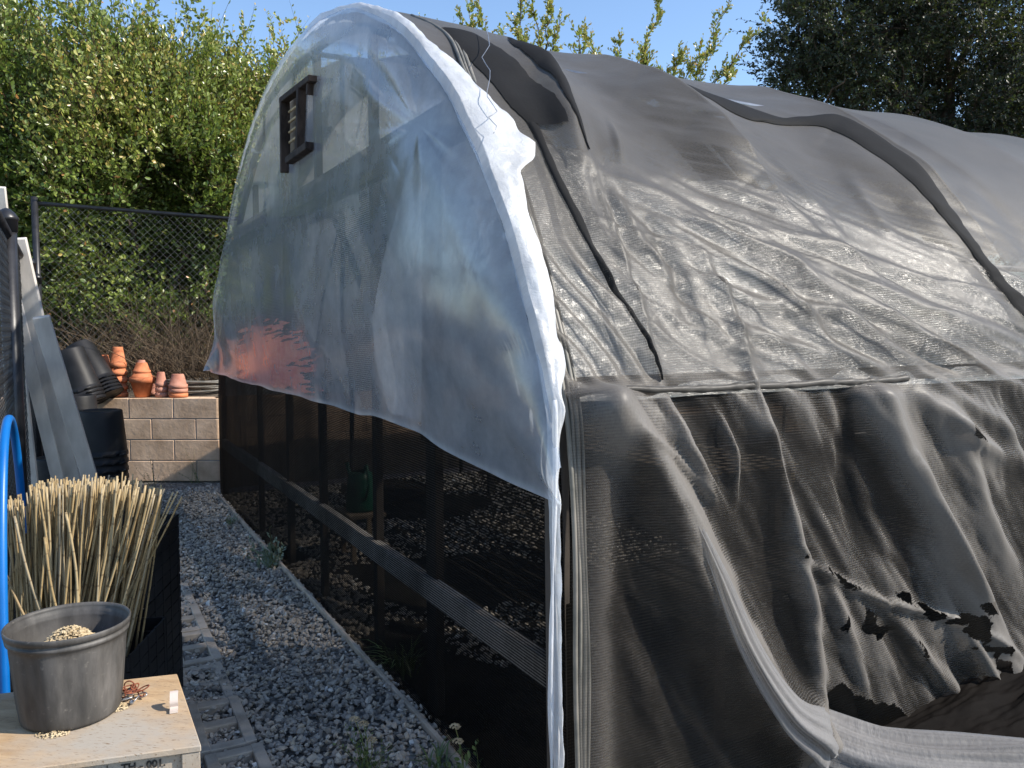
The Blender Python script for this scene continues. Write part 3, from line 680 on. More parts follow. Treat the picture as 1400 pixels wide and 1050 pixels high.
def cloth():
    s = np.r_[np.arange(.03, 2.75, .0105), np.arange(2.75, LEN, .06)]
    wv = np.r_[np.arange(.0, 3.6, .0115), np.arange(3.6, LT, .07)]
    Sg, Wg = gridsw(s, wv); P = onroof(Sg, Wg, .02); px, py = proj(P)
    h, b = folds(px, py, Sg, Wg)
    fade = sstep(2.95, 2.5, Sg)*sstep(3.9, 3.3, Wg); h = h*np.maximum(fade, .35)
    P = onroof(Sg, Wg, .024+h)
    jx = px+2.5*noise(Sg*34, Wg*34, 0, 40)+9*noise(Sg*9, Wg*9, 0, 41); jy = py+2.5*noise(Sg*34, Wg*34, 0, 42)+9*noise(Sg*9, Wg*9, 0, 43)
    keep = np.ones(Sg.shape, bool)
    cut = np.full(Sg.shape, -30.)
    thin = np.full(Sg.shape, -60.)
    for o in OPEN[:2]:
        d_, _ = polyd(jx, jy, list(o)+[o[0]]); thin = np.maximum(thin, np.where(inpoly(jx, jy, o), d_, -d_))
    for o in OPEN[2:]:
        d_, _ = polyd(jx, jy, list(o)+[o[0]]); cut = np.maximum(cut, np.where(inpoly(jx, jy, o), d_, -d_))
    cr_, fr_ = polyd(jx, jy, [(1062, 737), (1120, 782), (1200, 822), (1300, 846), (1345, 900), (1375, 965)])
    cut = np.maximum(cut, 17*noise(Sg*30, Wg*26, 0, 70)-9-(cr_/(6+9*fr_))**2*6)
    keep = cut < 16; cut = np.clip(cut, -12, 30)
    low = Wg < 1.27
    dens = np.where(low, .11+.07*sstep(1020, 1120, px), np.where(Wg < 2.3, .54, .60-.44*sstep(4.2, 4.6, Wg)+.7*sstep(LT-1.5, LT-1.3, Wg)))+b*np.where(low, .68, .24)
    dens = dens+.05*noise(Sg*5, Wg*5, 0, 44)
    dens = dens*(1-.86*sstep(-22, 8, thin)); pale = sstep(1.42, 1.18, Wg)*.9  # curtain thread paler than the roof's, also to brighten its sunlit folds
    dens = np.clip(dens, .03, .985)
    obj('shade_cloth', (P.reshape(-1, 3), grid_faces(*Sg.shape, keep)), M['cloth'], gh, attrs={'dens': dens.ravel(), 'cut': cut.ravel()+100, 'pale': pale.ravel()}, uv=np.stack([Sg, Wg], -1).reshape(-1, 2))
    # black net wall just inside the hip board
    s = np.arange(.04, LEN, .05); wv = np.arange(0, 1.3, .04); Sg, Wg = gridsw(s, wv)
    P = onroof(Sg, Wg, -.022+.004*noise(Sg*2, Wg*2))
    obj('side_net', (P.reshape(-1, 3), grid_faces(*Sg.shape)), M['net'], gh, attrs={'dens': np.full(Sg.size, .76)}, uv=np.stack([Sg, Wg], -1).reshape(-1, 2))
cloth()
def strip(name, left, right, mat, off=.05, n=120, rag=2., label=None, ext=None, taper=0.):
    """dark strip lying on the roof between two edges"""
    L = [np.array(sw(*p)) for p in left]; R = [np.array(sw(*p)) for p in right]
    if ext is not None: L = [L[0]+np.array(ext)]+L; R = [R[0]+np.array(ext)]+R
    L = spline(L, 12); R = spline(R, 12)
    t = np.linspace(0, 1, n); f = lambda Q: np.stack([np.interp(t, np.linspace(0, 1, len(Q)), Q[:, k]) for k in (0, 1)], 1)
    L, R = f(L), f(R); m = 9
    if taper: k_ = .5*(1-np.clip(np.minimum(t, 1-t)/taper, .04, 1)**.6)[:, None]; L, R = L+(R-L)*k_, R+(L-R)*k_
    V = np.linspace(0, 1, m)
    G = L[:, None]*(1-V)[None, :, None]+R[:, None]*V[None, :, None]; G[..., 0] += .0025*noise(t[:, None]*25+0*V[None], V[None]*.7+0*t[:, None])
    P0 = onroof(G[..., 0], G[..., 1], .024); px, py = proj(P0); h, b = folds(px, py, G[..., 0], G[..., 1])
    P = onroof(G[..., 0], G[..., 1], .024+h+off*np.sin(V*pi)[None]**.4*.35+.004)
    obj(name, (P.reshape(-1, 3), grid_faces(n, m)), mat, gh, attrs={'dens': np.full(n*m, .96)}, uv=G.reshape(-1, 2), label=label)
strip('dark_roof_strip', [(600, 50), (625, 73), (655, 108), (690, 150), (720, 182)], [(652, 60), (688, 84), (722, 120), (746, 152), (764, 192)], M['band'], .025)
strip('dark_roof_strip', [(718, 178), (745, 240), (775, 300), (800, 350), (830, 405), (862, 460), (880, 500), (892, 520)], [(732, 182), (755, 240), (786, 300), (808, 350), (836, 400), (867, 458), (883, 498), (894, 519)], M['band'], .02)  # tear slit: its dark inside is drawn as a strip on top
strip('dark_roof_strip', [(668, 62), (705, 84), (742, 125), (765, 170), (790, 225)], [(724, 74), (744, 96), (762, 125), (782, 175), (800, 228)], M['band'], .015, taper=.3)
strip('dark_roof_strip', [(1005, 138), (1060, 150), (1130, 167), (1200, 215), (1260, 280), (1320, 355), (1390, 435), (1440, 500)], [(1060, 142), (1105, 152), (1152, 164), (1232, 218), (1302, 302), (1347, 366), (1405, 425), (1455, 485)], M['band'], .03, ext=(-.3, .6))
def wirebit():
    pts = [(656, 62), (660, 90), (652, 110), (662, 128), (660, 150), (655, 160), (666, 178), (657, 192), (668, 205), (664, 214)]
    P = []
    for p in pts:
        s_, w_ = sw(*p); P.append(onroof(np.array([s_]), np.array([w_]), .075)[0])
    tag(obj('loose_wire', tube(spline(P, 2), .0013, 5), M['steel'], loc=P[0]), 'thin kinked wire dangling over the white film edge at the top', 'wire')
wirebit()
def hemroll():
    s = np.linspace(.06, 1.42, 200); P = onroof(s, np.full(200, PL[32]-.0)+.004*noise(s*9, 0*s), .045+.01*noise(s*6, 0*s))
    obj('film_hem', tube(P, .011+.003*noise(s*30, 0*s), 7), M['cloth'], gh, attrs={'dens': np.full(1400, .95)}, uv=np.stack([np.repeat(s, 7), np.tile(np.linspace(0, .1, 7), 200)], 1))
hemroll()
def rear_end():
    us = np.linspace(-.68, 4.95, 40); vs = np.linspace(0, 1, 10); Uu, Vv = np.meshgrid(us, vs, indexing='ij'); tz = np.maximum(np.interp(Uu, PR[:, 0], PR[:, 1])-.02, .05)
    P = K0+U*Uu[..., None]+S*(LEN-.05)+Z*(tz*Vv)[..., None]
    obj('far_end_net', (P.reshape(-1, 3), grid_faces(*Uu.shape)), M['net'], gh, attrs={'dens': np.full(Uu.size, .5)}, uv=np.stack([Uu, tz*Vv], -1).reshape(-1, 2))
rear_end()

# crumpled dark net heaped at the foot of the side wall
def heap():
    a = np.linspace(0, 1, 220); b = np.linspace(0, 1, 70); A, B = np.meshgrid(a, b, indexing='ij')
    s = .85+A*2.0+.05*noise(A*5, B*4); o = B*(.14+.26*sstep(0, .5, A))
    z = .015+(.10+.09*sstep(.1, .7, A))*np.sin(np.clip(1-B*.95, 0, 1)*pi*.5)**.8*sstep(0, .12, A)+.016*noise(A*7-B*3, B*9+A*6, 0, 3)+.007*noise(A*15-B*9, B*20+A*12, 0, 5)+.003*noise(A*50, B*50+A*30, 0, 5)
    P = K0+U*(-.70-o)[..., None]+S*s[..., None]+Z*np.maximum(z, .006)[..., None]
    tag(obj('net_heap', (P.reshape(-1, 3), grid_faces(220, 70)), M['heap'], attrs={'dens': np.full(A.size, 1.1)}, uv=np.stack([s, o], -1).reshape(-1, 2)), 'crumpled dark netting bunched at the foot of the shade cloth', 'netting')
    # the gathered skirt of the cloth lying round it, coloured pale for sunlit folds
    ctr = []
    for (x, y, z_, lift) in ((905, 685, None, .11), (934, 765, None, .13), (978, 862, None, .14), (1028, 938, None, .14), (1068, 985, None, .13), (1110, 1010, .17, 0), (1170, 1034, .12, 0), (1250, 1050, .09, 0), (1340, 1056, .07, 0), (1440, 1058, .06, 0), (1560, 1062, .05, 0)):
        if z_ is None: q = sw(x, y); ctr.append(onroof(np.array([q[0]]), np.array([q[1]]), lift)[0])
        else: ctr.append(at_z(x, y, z_))
    Cc = spline(ctr, 22); n = len(Cc); t = np.linspace(0, 1, n); m = 40; an = np.linspace(-.5, 3.6, m)
    T = np.gradient(Cc, axis=0); T /= np.linalg.norm(T, axis=1)[:, None]; out = -U*.8+Z*.6; N = out-T*(T@out)[:, None]; N /= np.linalg.norm(N, axis=1)[:, None]; Bn = np.cross(T, N)
    An, Tt = np.meshgrid(an, t); rr = (.008+.022*sstep(0, .25, Tt)+.05*sstep(.2, .55, Tt))*(1+.28*noise(An*2.2, Tt*3, 0, 2)+.12*noise(An*7, Tt*4, 0, 6)+.05*noise(An*17, Tt*9, 0, 9))
    P = Cc[:, None]+N[:, None]*(rr*np.sin(An))[..., None]*.8+Bn[:, None]*(rr*np.cos(An))[..., None]*1.25; P[..., 2] = np.maximum(P[..., 2], .008)
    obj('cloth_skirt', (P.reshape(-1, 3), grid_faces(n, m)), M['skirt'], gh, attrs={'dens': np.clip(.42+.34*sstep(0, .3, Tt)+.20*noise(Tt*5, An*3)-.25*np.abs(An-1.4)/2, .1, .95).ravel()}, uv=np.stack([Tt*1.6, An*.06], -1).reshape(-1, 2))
heap()

# ------------------------------------------------------------------ inside the greenhouse
def floor_mat():
    A, B = np.meshgrid(np.linspace(-.62, 4.9, 90), np.linspace(.07, LEN-.1, 120), indexing='ij'); P = W(0, 0, 0)+U*A[..., None]+S*B[..., None]+Z*(.004+.004*noise(A*3, B*3))[..., None]
    tag(obj('ground_cloth', (P.reshape(-1, 3), grid_faces(90, 120)), M['floorcloth'], loc=W(2, 4, 0)), 'black woven ground cloth covering the greenhouse floor between gravel patches', 'ground cloth')
floor_mat()
def bench(u0, u1, s0, s1, z, label):
    c = W((u0+u1)/2, (s0+s1)/2, 0); r = root('potting_bench', c, label, 'bench')
    sl = [box(W(u0, s, z), U*(u1-u0), S*.07, Z*.02, .002) for s in np.arange(s0, s1-.05, .105)]
    obj('slatted_top', join(*sl), M['benchwood'], r, smooth=False)
    for s in (s0, s1-.06): obj('frame_rail', box(W(u0, s, z-.09), U*(u1-u0), S*.04, Z*.088, .002), M['benchwood'], r, smooth=False)
    for u in (u0+.05, u1-.1):
        for s in (s0+.045, s1-.11): obj('leg', box(W(u, s, 0), U*.05, S*.05, Z*(z-.09), .002), M['darkwood'], r, smooth=False)
bench(.5, 3.9, 1.5, 2.2, .74, 'slatted wooden bench standing across the inside of the greenhouse')
bench(-.45, .1, .75, 2.5, .52, 'low brown slatted bench just inside the torn side curtain')
bench(-.45, .1, 2.7, 4.6, .78, 'brown slatted bench farther along inside the side wall')
def tarp():
    A, B = np.meshgrid(np.linspace(0, 1, 240), np.linspace(0, 1, 200), indexing='ij')
    c0, c1 = at_s(328, 545, -.002), at_s(446, 545, -.002); zt = uz(390, 425, 0)[1]
    P = c0+(c1-c0)*A[..., None]; P[..., 2] = 1.09+(zt-1.09)*B; s = .003*noise(A*9, B*14, 0, 3)+.004*noise(A*22, B*30, 0, 4)
    P = P+S*s[..., None]; rag = noise(A*7+B*9, B*34-A*12, 0, 8)+.6*noise(A*16+B*20, B*60-A*25, 0, 9); keep = (((A-.42)/.5)**2+((B-.30)/.62)**2+.55*rag) < .85
    tag(obj('orange_sheet', (P.reshape(-1, 3), grid_faces(240, 200, keep)), M['orange']), 'crumpled orange plastic sheet showing through the lower end film', 'sheet')
tarp()
def green_thing():
    c = at_s(495, 812, .5); c[2] = 0
    r = root('watering_can', c, 'dark green plastic watering can behind the black net inside the greenhouse', 'watering can')
    M['green'] = simple('green_plastic', (.0, .05, .028), (.005, .08, .045), 6, .4, .4, .001)
    obj('body', lathe([(.09, 0), (.095, .02), (.085, .2), (.07, .24), (.05, .25)], c+Z*.30, 28), M['green'], r)
    obj('spout', tube(spline([c+Z*.36+U*.09, c+Z*.44+U*.19, c+Z*.56+U*.28], 5), .014, 8), M['green'], r)
    obj('handle', tube(spline([c+Z*.53-U*.04, c+Z*.60-U*.12, c+Z*.48-U*.15, c+Z*.38-U*.09], 6), .010, 8), M['green'], r)
    st = root('wooden_stool', c, 'small wooden stool under the green watering can', 'stool')
    obj('seat', box(c-U*.14-S*.12+Z*.27, U*.28, S*.24, Z*.028, .003), M['benchwood'], st, smooth=False)
    for a in (-.12, .09):
        for b in (-.1, .07): obj('leg', box(c+U*a+S*b, U*.03, S*.03, Z*.269, .002), M['benchwood'], st, smooth=False)
green_thing()

# ------------------------------------------------------------------ fences
def chain(o, d, L, h, pitch=.075, r=.0016):
    """zig-zag wires hooked into each other; o lower left, d unit vector"""
    nz = int(h/(pitch/2)); gs = []; n = np.cross(d, Z)
    k = np.arange(nz+1)
    for i in range(int(L/(pitch))):
        x = i*pitch+((k % 2))*pitch*1.0*.5*1.04+(pitch*.0)
        P = o+d[None]*x[:, None]+Z[None]*(k*pitch/2)[:, None]+n[None]*(.002*((k % 2)*2-1))[:, None]
        gs.append((P,)); 
        x2 = i*pitch+pitch-((k % 2))*pitch*.5*1.04
        P2 = o+d[None]*x2[:, None]+Z[None]*(k*pitch/2)[:, None]-n[None]*(.002*((k % 2)*2-1))[:, None]
        gs.append((P2,))
    V = []; Fs = []; c = 0
    for (P,) in gs:
        v, f = tube(P, r, 3, cap=False); V.append(v); Fs.append(np.array(f)+c); c += len(v)
    return np.concatenate(V), np.concatenate(Fs)
def fence(name, a, b, h, posts, label, cap=True, pr=.03, toprail=True, wm='wire'):
    a, b = np.array(a, float), np.array(b, float); d = b-a; L = np.linalg.norm(d[:2]); du = d/np.linalg.norm(d)
    du[2] = 0; du /= np.linalg.norm(du)
    r = root(name, a, label, 'fence')
    for t in posts:
        p = a+du*t; q = obj('post', tube([p, p+Z*(h[1]+.0)], pr, 14), M['blackpipe'], r)
        if cap: obj('post_cap', lathe([(pr+.004, -.05), (pr+.006, 0), (pr+.010, .002), (pr+.008, .015), (pr*.85, .035), (pr*.4, .05), (.001, .055)], p+Z*h[1], 18), M['blackpipe'], q)
    obj('top_rail', tube([a+Z*(h[1]-.06), a+du*L+Z*(h[1]-.06)], .021, 10), M['blackpipe'] if toprail == True else toprail, r)
    obj('chain_link', chain(a+Z*h[0], du, L, h[1]-h[0]-.03), M[wm], r)
LP = np.array([-4.63, 7.90, 0])
fence('chain_link_fence', LP+Z*.0, LP+np.array([7.2, 5.2, 0]), (.85, 2.73), (0, 3.1, 6.2), 'black chain link fence with pipe top rail in front of the hedge', pr=.032, cap=False)
sf0 = np.array([-2.235, 3.60, 0]); sfd = LP-sf0; sfd = sfd/np.linalg.norm(sfd)
fence('side_fence', sf0-sfd*1.2, LP-sfd*.08, (.05, 1.93), (1.2, 3.95, 5.9), 'black chain link fence with domed posts at the left behind the boards', pr=.038, toprail=M['blackpipe'], wm='blackpipe')
tag(obj('pipe', tube([at_y(-30, 520, 3.3), at_y(15, 492, 4.6)], .028, 12), M['pipe']), 'grey galvanised pipe lying along the left fence', 'pipe')

# ------------------------------------------------------------------ leaves
LEAF = np.array([(0, 0, 0), (-.30, .30, .04), (-.33, .68, .05), (0, 1, -.02), (.33, .68, .05), (.30, .30, .04)]); LEAF[:, 0] *= .82
LF = np.array([(0, 3, 2, 1), (0, 5, 4, 3)])
def leaves(P, D, size, g, spread=.6):
    """leaf at P growing along D"""
    n = len(P); D = D/(np.linalg.norm(D, axis=1)[:, None]+1e-9); R = g.normal(size=(n, 3)); R[:, 2] *= .7
    X = np.cross(D, R); X /= np.linalg.norm(X, axis=1)[:, None]+1e-9; N = np.cross(X, D)
    V = P[:, None]+size[:, None, None]*(X[:, None]*LEAF[None, :, 0:1]+D[:, None]*LEAF[None, :, 1:2]+N[:, None]*LEAF[None, :, 2:3])
    Fs = (LF[None]+(np.arange(n)*6)[:, None, None]).reshape(-1, 4)
    return V.reshape(-1, 3), Fs
def sprigs(base, direc, length, nl, lsize, g, tint0, rad=.0035, tube_every=1):
    """curved shoots with leaves along them -> leaf arrays and stem tubes"""
    n = len(base); t = (np.arange(nl)+.6)/nl; bend = g.normal(size=(n, 3))*.22; bend[:, 2] += .12
    direc = direc/np.linalg.norm(direc, axis=1)[:, None]
    def pt(tt): return base[:, None]+length[:, None, None]*(direc[:, None]*tt[None, :, None]+bend[:, None]*(tt**2)[None, :, None])
    P = pt(t)
    side = g.normal(size=(n, nl, 3)); side -= (side*direc[:, None]).sum(-1, keepdims=True)*direc[:, None]; side /= np.linalg.norm(side, axis=-1, keepdims=True)+1e-9
    D = direc[:, None]*.75+side*.8+np.array([0, 0, .15])
    P = P+side*.004
    sz = lsize*g.uniform(.65, 1.2, (n, nl))*(1-.35*t[None]**3)
    V, Fs = leaves(P.reshape(-1, 3), D.reshape(-1, 3), sz.ravel(), g)
    tn = np.clip(tint0[:, None]+g.normal(size=(n, nl))*.13+.18*t[None]**2, 0, 1)
    tn = np.where(g.random((n, nl)) > .993, 1, np.minimum(tn, .97))
    tint = np.repeat(tn.ravel(), 6)
    # triangular stems
    ts = np.array([0, .35, .7, 1.]); Q = pt(ts)[::tube_every]; m = len(Q); an = np.arange(3)*2*pi/3
    A = np.cross(direc[::tube_every], np.array([.3, .2, 1.])); A /= np.linalg.norm(A, axis=1)[:, None]; B = np.cross(A, direc[::tube_every])
    ring = A[:, None, None]*np.cos(an)[None, None, :, None]+B[:, None, None]*np.sin(an)[None, None, :, None]
    SV = (Q[:, :, None]+ring*(rad*np.array([1.2, 1, .7, .3]))[None, :, None, None]).reshape(-1, 3)
    f = []
    for i in range(3):
        for k in range(3): f.append((i*3+k, i*3+(k+1) % 3, (i+1)*3+(k+1) % 3, (i+1)*3+k))
    SF = (np.array(f)[None]+(np.arange(m)*12)[:, None, None]).reshape(-1, 4)
    return V, Fs, tint, SV, SF
def limb(p, q, r0, r1, g, n=8, wob=.12):
    t = np.linspace(0, 1, n); L = np.linalg.norm(np.array(q)-np.array(p)); P = np.array(p)[None]*(1-t)[:, None]+np.array(q)[None]*t[:, None]
    P[1:-1] += g.normal(size=(n-2, 3))*wob*L*.25
    return P, r0+(r1-r0)*t
def shrub(name, base, cen, rad, N, label, seed, lsize=.064, slen=(.28, .55), nl=15, mat='leaf', shoots=0, shoot_z=None, group='leafy shrubs behind the fence', tint=(.45, .2), holes=.1, front=None, cat='shrub', extra=None, up=.35, shoot_span=None, outm=1.):
    g = np.random.default_rng(seed); base = np.array(base, float); cen = np.array(cen, float); rad = np.array(rad, float)
    d = g.normal(size=(N, 3)); d /= np.linalg.norm(d, axis=1)[:, None]
    r = g.uniform(.55, 1., N)**.5
    lump = 1+.22*fbm(d[:, 0]*2.2+seed, d[:, 1]*2.2, d[:, 2]*2.2, 3, seed)
    P = cen+d*rad*(r*lump)[:, None]
    k = fbm(P[:, 0]*1.3, P[:, 1]*1.3, P[:, 2]*1.3, 2, seed+5) > -.75+holes
    if front is not None: k &= front(P)
    k &= P[:, 2] > base[2]-.05
    P, d, r = P[k], d[k], r[k]; n = len(P)
    D = d*outm+g.normal(size=(n, 3))*.5+np.array([0, 0, up])
    tz = np.clip((P[:, 2]-cen[2])/rad[2], -1, 1)
    T = tint[0]+1.6*tint[1]*fbm(P[:, 0]*1.5, P[:, 1]*1.5, P[:, 2]*1.5, 3, seed+9)+.12*tz
    ln = g.uniform(*slen, n)
    if shoots:
        a = g.random(shoots); sp = shoot_span or (-.9, .9); x = sp[0]+(sp[1]-sp[0])*a; y = g.uniform(-.7, .3, shoots)
        top = cen+np.stack([x*rad[0], y*rad[1], np.sqrt(np.maximum(1-x*x*.8, .1))*rad[2]*.9], 1)
        P = np.vstack([P, top]); D = np.vstack([D, np.stack([g.normal(size=shoots)*.16, g.normal(size=shoots)*.16, np.ones(shoots)], 1)])
        ln = np.r_[ln, g.uniform(.6, 1.25, shoots)*shoot_z]; T = np.r_[T, np.full(shoots, tint[0]+.22)]
        # side sprigs on the tall shoots
        m = shoots*5; ii = np.repeat(np.arange(shoots), 5); tt = g.uniform(.2, .85, m)
        P2 = top[ii]+np.array([0, 0, 1.])*(ln[-shoots:][ii]*tt)[:, None]; P = np.vstack([P, P2]); D = np.vstack([D, g.normal(size=(m, 3))*.8+np.array([0, 0, .9])]); ln = np.r_[ln, g.uniform(.15, .35, m)*shoot_z]; T = np.r_[T, np.full(m, tint[0]+.2)]
    if extra is not None:
        eP, eD, eL = extra; P = np.vstack([P, eP]); D = np.vstack([D, eD]); ln = np.r_[ln, eL]; T = np.r_[T, np.full(len(eP), tint[0]+.3)]
    V, Fs, tn, SV, SF = sprigs(P, D, ln, nl, lsize, g, T)
    o = root(name, base, label, cat, group)
    obj('foliage', (V, Fs), M[mat], o, smooth=False, attrs={'tint': tn})
    obj('twigs', (SV, SF), M['twigbark'], o)
    gs = []
    for i in range(9):
        dd = g.normal(size=3); dd /= np.linalg.norm(dd); dd[2] = abs(dd[2])*.9; q = cen+dd*rad*.75; q[1] = max(q[1], cen[1]+.1); P_, R_ = limb(base+g.normal(size=3)*np.array([.2, .2, 0]), q, .05, .012, g); gs.append(tube(P_, R_, 7))
    obj('stems', join(*gs), M['bark'], o)
    return o
def behind(P):
    nn = np.array([-5.2, 7.2, 0])/8.88; return ((P-LP)@nn > np.where(P[:, 2] < 2.75, .34, .1)) | ((P[:, 0] < -4.8) & (P[:, 2] > 1.9))
# hedge along the back left: four shrubs that have grown together
shrub('leafy_shrub', (-5.9, 9.0, .9), (-6.1, 9.7, 2.85), (1.8, 1.5, 2.1), 6800, 'broad leafy shrub filling the far left edge behind the fence', 11, shoots=22, shoot_z=.75, front=behind, tint=(.42, .2))
shrub('leafy_shrub', (-4.3, 9.3, .9), (-4.45, 9.9, 2.85), (1.7, 1.5, 1.95), 6800, 'dense green shrub above the corner of the black chain link fence', 12, shoots=24, shoot_z=.8, front=behind, tint=(.48, .2))
shrub('leafy_shrub', (-2.9, 10.1, .9), (-2.9, 10.9, 2.8), (1.6, 1.5, 1.8), 6200, 'tall yellow green shrub touching the left side of the arched roof', 13, shoots=22, shoot_z=.95, front=behind, tint=(.55, .22))
shrub('leafy_shrub', (-1.0, 11.6, .9), (-1.1, 11.6, 3.2), (1.5, 1.2, 2.1), 1800, 'green shrub hidden behind the top of the plastic gable', 14, shoots=3, shoot_z=.6, front=lambda P: P[:, 1] < 11.8)
shrub('leafy_shrub', (-7.0, 12.4, 1.3), (-7.0, 12.4, 3.2), (2.2, 1.3, 1.9), 2600, 'dark shrub seen in gaps at the far left behind the front hedge', 16, tint=(.2, .15), lsize=.075)
shrub('leafy_shrub', (-4.2, 12.9, 1.3), (-4.2, 12.9, 3.2), (2.2, 1.3, 1.9), 2600, 'dark shrub seen in gaps behind the middle of the hedge', 17, tint=(.2, .15), lsize=.075)
# shrub whose long shoots stand above the roof
def roof_shrub():
    g = np.random.default_rng(5); Y = 11.2; eP = []; eD = []; eL = []; gs = []
    br = [((690, 150), (655, 10)), ((640, 120), (628, 20)), ((760, 140), (722, -25)), ((735, 120), (700, 30)), ((790, 120), (792, 45)), ((860, 150), (905, -10)), ((830, 140), (800, 40)), ((840, 150), (845, 60)), ((900, 160), (930, 70)), ((930, 165), (1000, -10)), ((940, 170), (1042, 28)), ((950, 170), (1000, 100)), ((905, 160), (960, 60)), ((740, 130), (765, 30)), ((690, 130), (680, 50)),
          ((880, 160), (880, 70)), ((820, 150), (818, 75)), ((925, 165), (905, 90)), ((660, 130), (660, 60)), ((700, 130), (735, 70)), ((720, 100), (705, -20)), ((650, 100), (640, 10)), ((745, 110), (750, 0))]
    for a, b in br:
        p, q = at_y(*a, Y+g.normal()*.4), at_y(*b, Y+g.normal()*.4); P_, R_ = limb(p, q, .012, .003, g, 9, .09); gs.append(tube(P_, R_, 5))
        d = (q-p)/np.linalg.norm(q-p); L = np.linalg.norm(q-p); m = int(L*27)
        for i in range(m):
            t = g.uniform(.02, 1); pp = p+(q-p)*t; j = min(int(t*8), 7); pp = P_[j]+(P_[j+1]-P_[j])*(t*8-j)
            eP.append(pp); eD.append(d+g.normal(size=3)*.6+np.array([0, 0, .2])); eL.append(g.uniform(.12, .30)*(1.2-.6*t))
    o = shrub('leafy_shrub', (2.0, 12.6, .9), (1.7, 12.4, 2.9), (1.7, 1.2, 1.6), 900, 'shrub with long spreading shoots rising above the middle of the roof', 15, lsize=.058, nl=13, extra=(np.array(eP), np.array(eD), np.array(eL)), tint=(.5, .2))
    obj('long_shoots', join(*gs), M['bark'], o)
roof_shrub()
def oak():
    g = np.random.default_rng(21); base = np.array([8.6, 15.5, .5]); o = root('oak_tree', base, 'large dark evergreen oak towering over the right end of the roof', 'tree')
    cs = []; fork = base+np.array([.2, 0, 3.2]); gs = [tube(*limb(base, fork, .34, .27, g, 6, .05), 12)]
    tips = []
    for px, py, Y, r in ((1120, 30, 14.2, 1.0), (1090, 80, 14.5, .75), (1150, 120, 14.6, 1.0), (1120, 160, 14.2, .65), (1200, 60, 14.4, 1.2), (1240, 150, 14.4, 1.2), (1180, 210, 14.6, .85), (1290, 40, 14.4, 1.3), (1340, 130, 14.2, 1.3), (1260, 230, 14.6, 1.0), (1340, 250, 14.4, 1.3), (1410, 60, 14.6, 1.4), (1420, 190, 14.2, 1.4), (1440, 290, 14.6, 1.1),
                         (1330, -80, 14.5, 1.5), (1200, -70, 14.5, 1.3), (1110, -50, 14.5, .9), (1520, 100, 15, 1.8), (1520, 250, 15, 1.6), (1450, -90, 15, 1.7), (1200, 100, 16.2, 1.3), (1320, 120, 16.5, 1.5), (1250, 20, 16.4, 1.2), (1420, 140, 16.5, 1.6), (1260, 270, 16.4, .9), (1370, 300, 16, .9), (1100, 110, 14.4, .55), (1220, 290, 14.6, .55), (1095, 30, 14.5, .6)):
        cs.append((at_y(px, py, Y), r))
    Ps = []; Ds = []
    for c, r in cs:
        gs.append(tube(*limb(fork+g.normal(size=3)*.15, c, .11, .02, g, 9, .14), 7))
        for _ in range(4): gs.append(tube(*limb(c+g.normal(size=3)*.1, c+g.normal(size=3)*r*.6, .025, .006, g, 5, .2), 5))
        n = int(800*r*r); d = g.normal(size=(n, 3)); d /= np.linalg.norm(d, axis=1)[:, None]; rr = g.uniform(.25, 1.05, n)**.6
        lump = 1+.35*fbm(d[:, 0]*2+c[0], d[:, 1]*2, d[:, 2]*2+c[2], 3, 3); P = c+d*(r*rr*lump)[:, None]*np.array([1, 1, .8])
        k = noise(P[:, 0]*1.9, P[:, 1]*1.9, P[:, 2]*1.9, 8) > -.28; Ps.append(P[k]); Ds.append(d[k]+g.normal(size=(k.sum(), 3))*.7)
    P = np.vstack(Ps); D = np.vstack(Ds); T = .4+.3*noise(P[:, 0], P[:, 1], P[:, 2], 4)
    V, Fs, tn, SV, SF = sprigs(P, D, g.uniform(.18, .36, len(P)), 10, .062, g, T, .004)
    obj('crown', (V, Fs), M['oakleaf'], o, smooth=False, attrs={'tint': tn}); obj('twigs', (SV, SF), M['bark'], o)
    obj('trunk', join(*gs), M['bark'], o)
oak()
# dry brush on the bank between wall and fence
def brush():
    g = np.random.default_rng(31); V = []; Fs = []; c = 0
    for i in range(4200):
        x = g.uniform(-5.6, -1.4); y = 8.05+g.random()*1.3+max(0, x+3)*.75; b = np.array([x, y, .8]); L = g.uniform(.25, 1.25)*(1 if g.random() > .3 else .6); a = g.uniform(0, 2*pi); lean = g.uniform(.1, 1.2)
        t = np.linspace(0, 1, 6)[:, None]; d = np.array([cos(a)*lean, sin(a)*lean*.6, 1.]); d /= np.linalg.norm(d)
        P = b+d*L*t+np.array([cos(a), sin(a), -.6])*(t**2)*L*g.uniform(-.1, .5)+g.normal(size=(6, 3))*.02
        v, f = tube(P, np.linspace(.004, .0015, 6)*g.uniform(.6, 1.5), 3, cap=False); V.append(v); Fs.append(np.array(f)+c); c += len(v)
    tag(obj('dry_brush', (np.concatenate(V), np.concatenate(Fs)), M['twig']), 'tangled dry brush and dead twigs on the bank below the hedge', 'brush', kind='stuff')
brush()

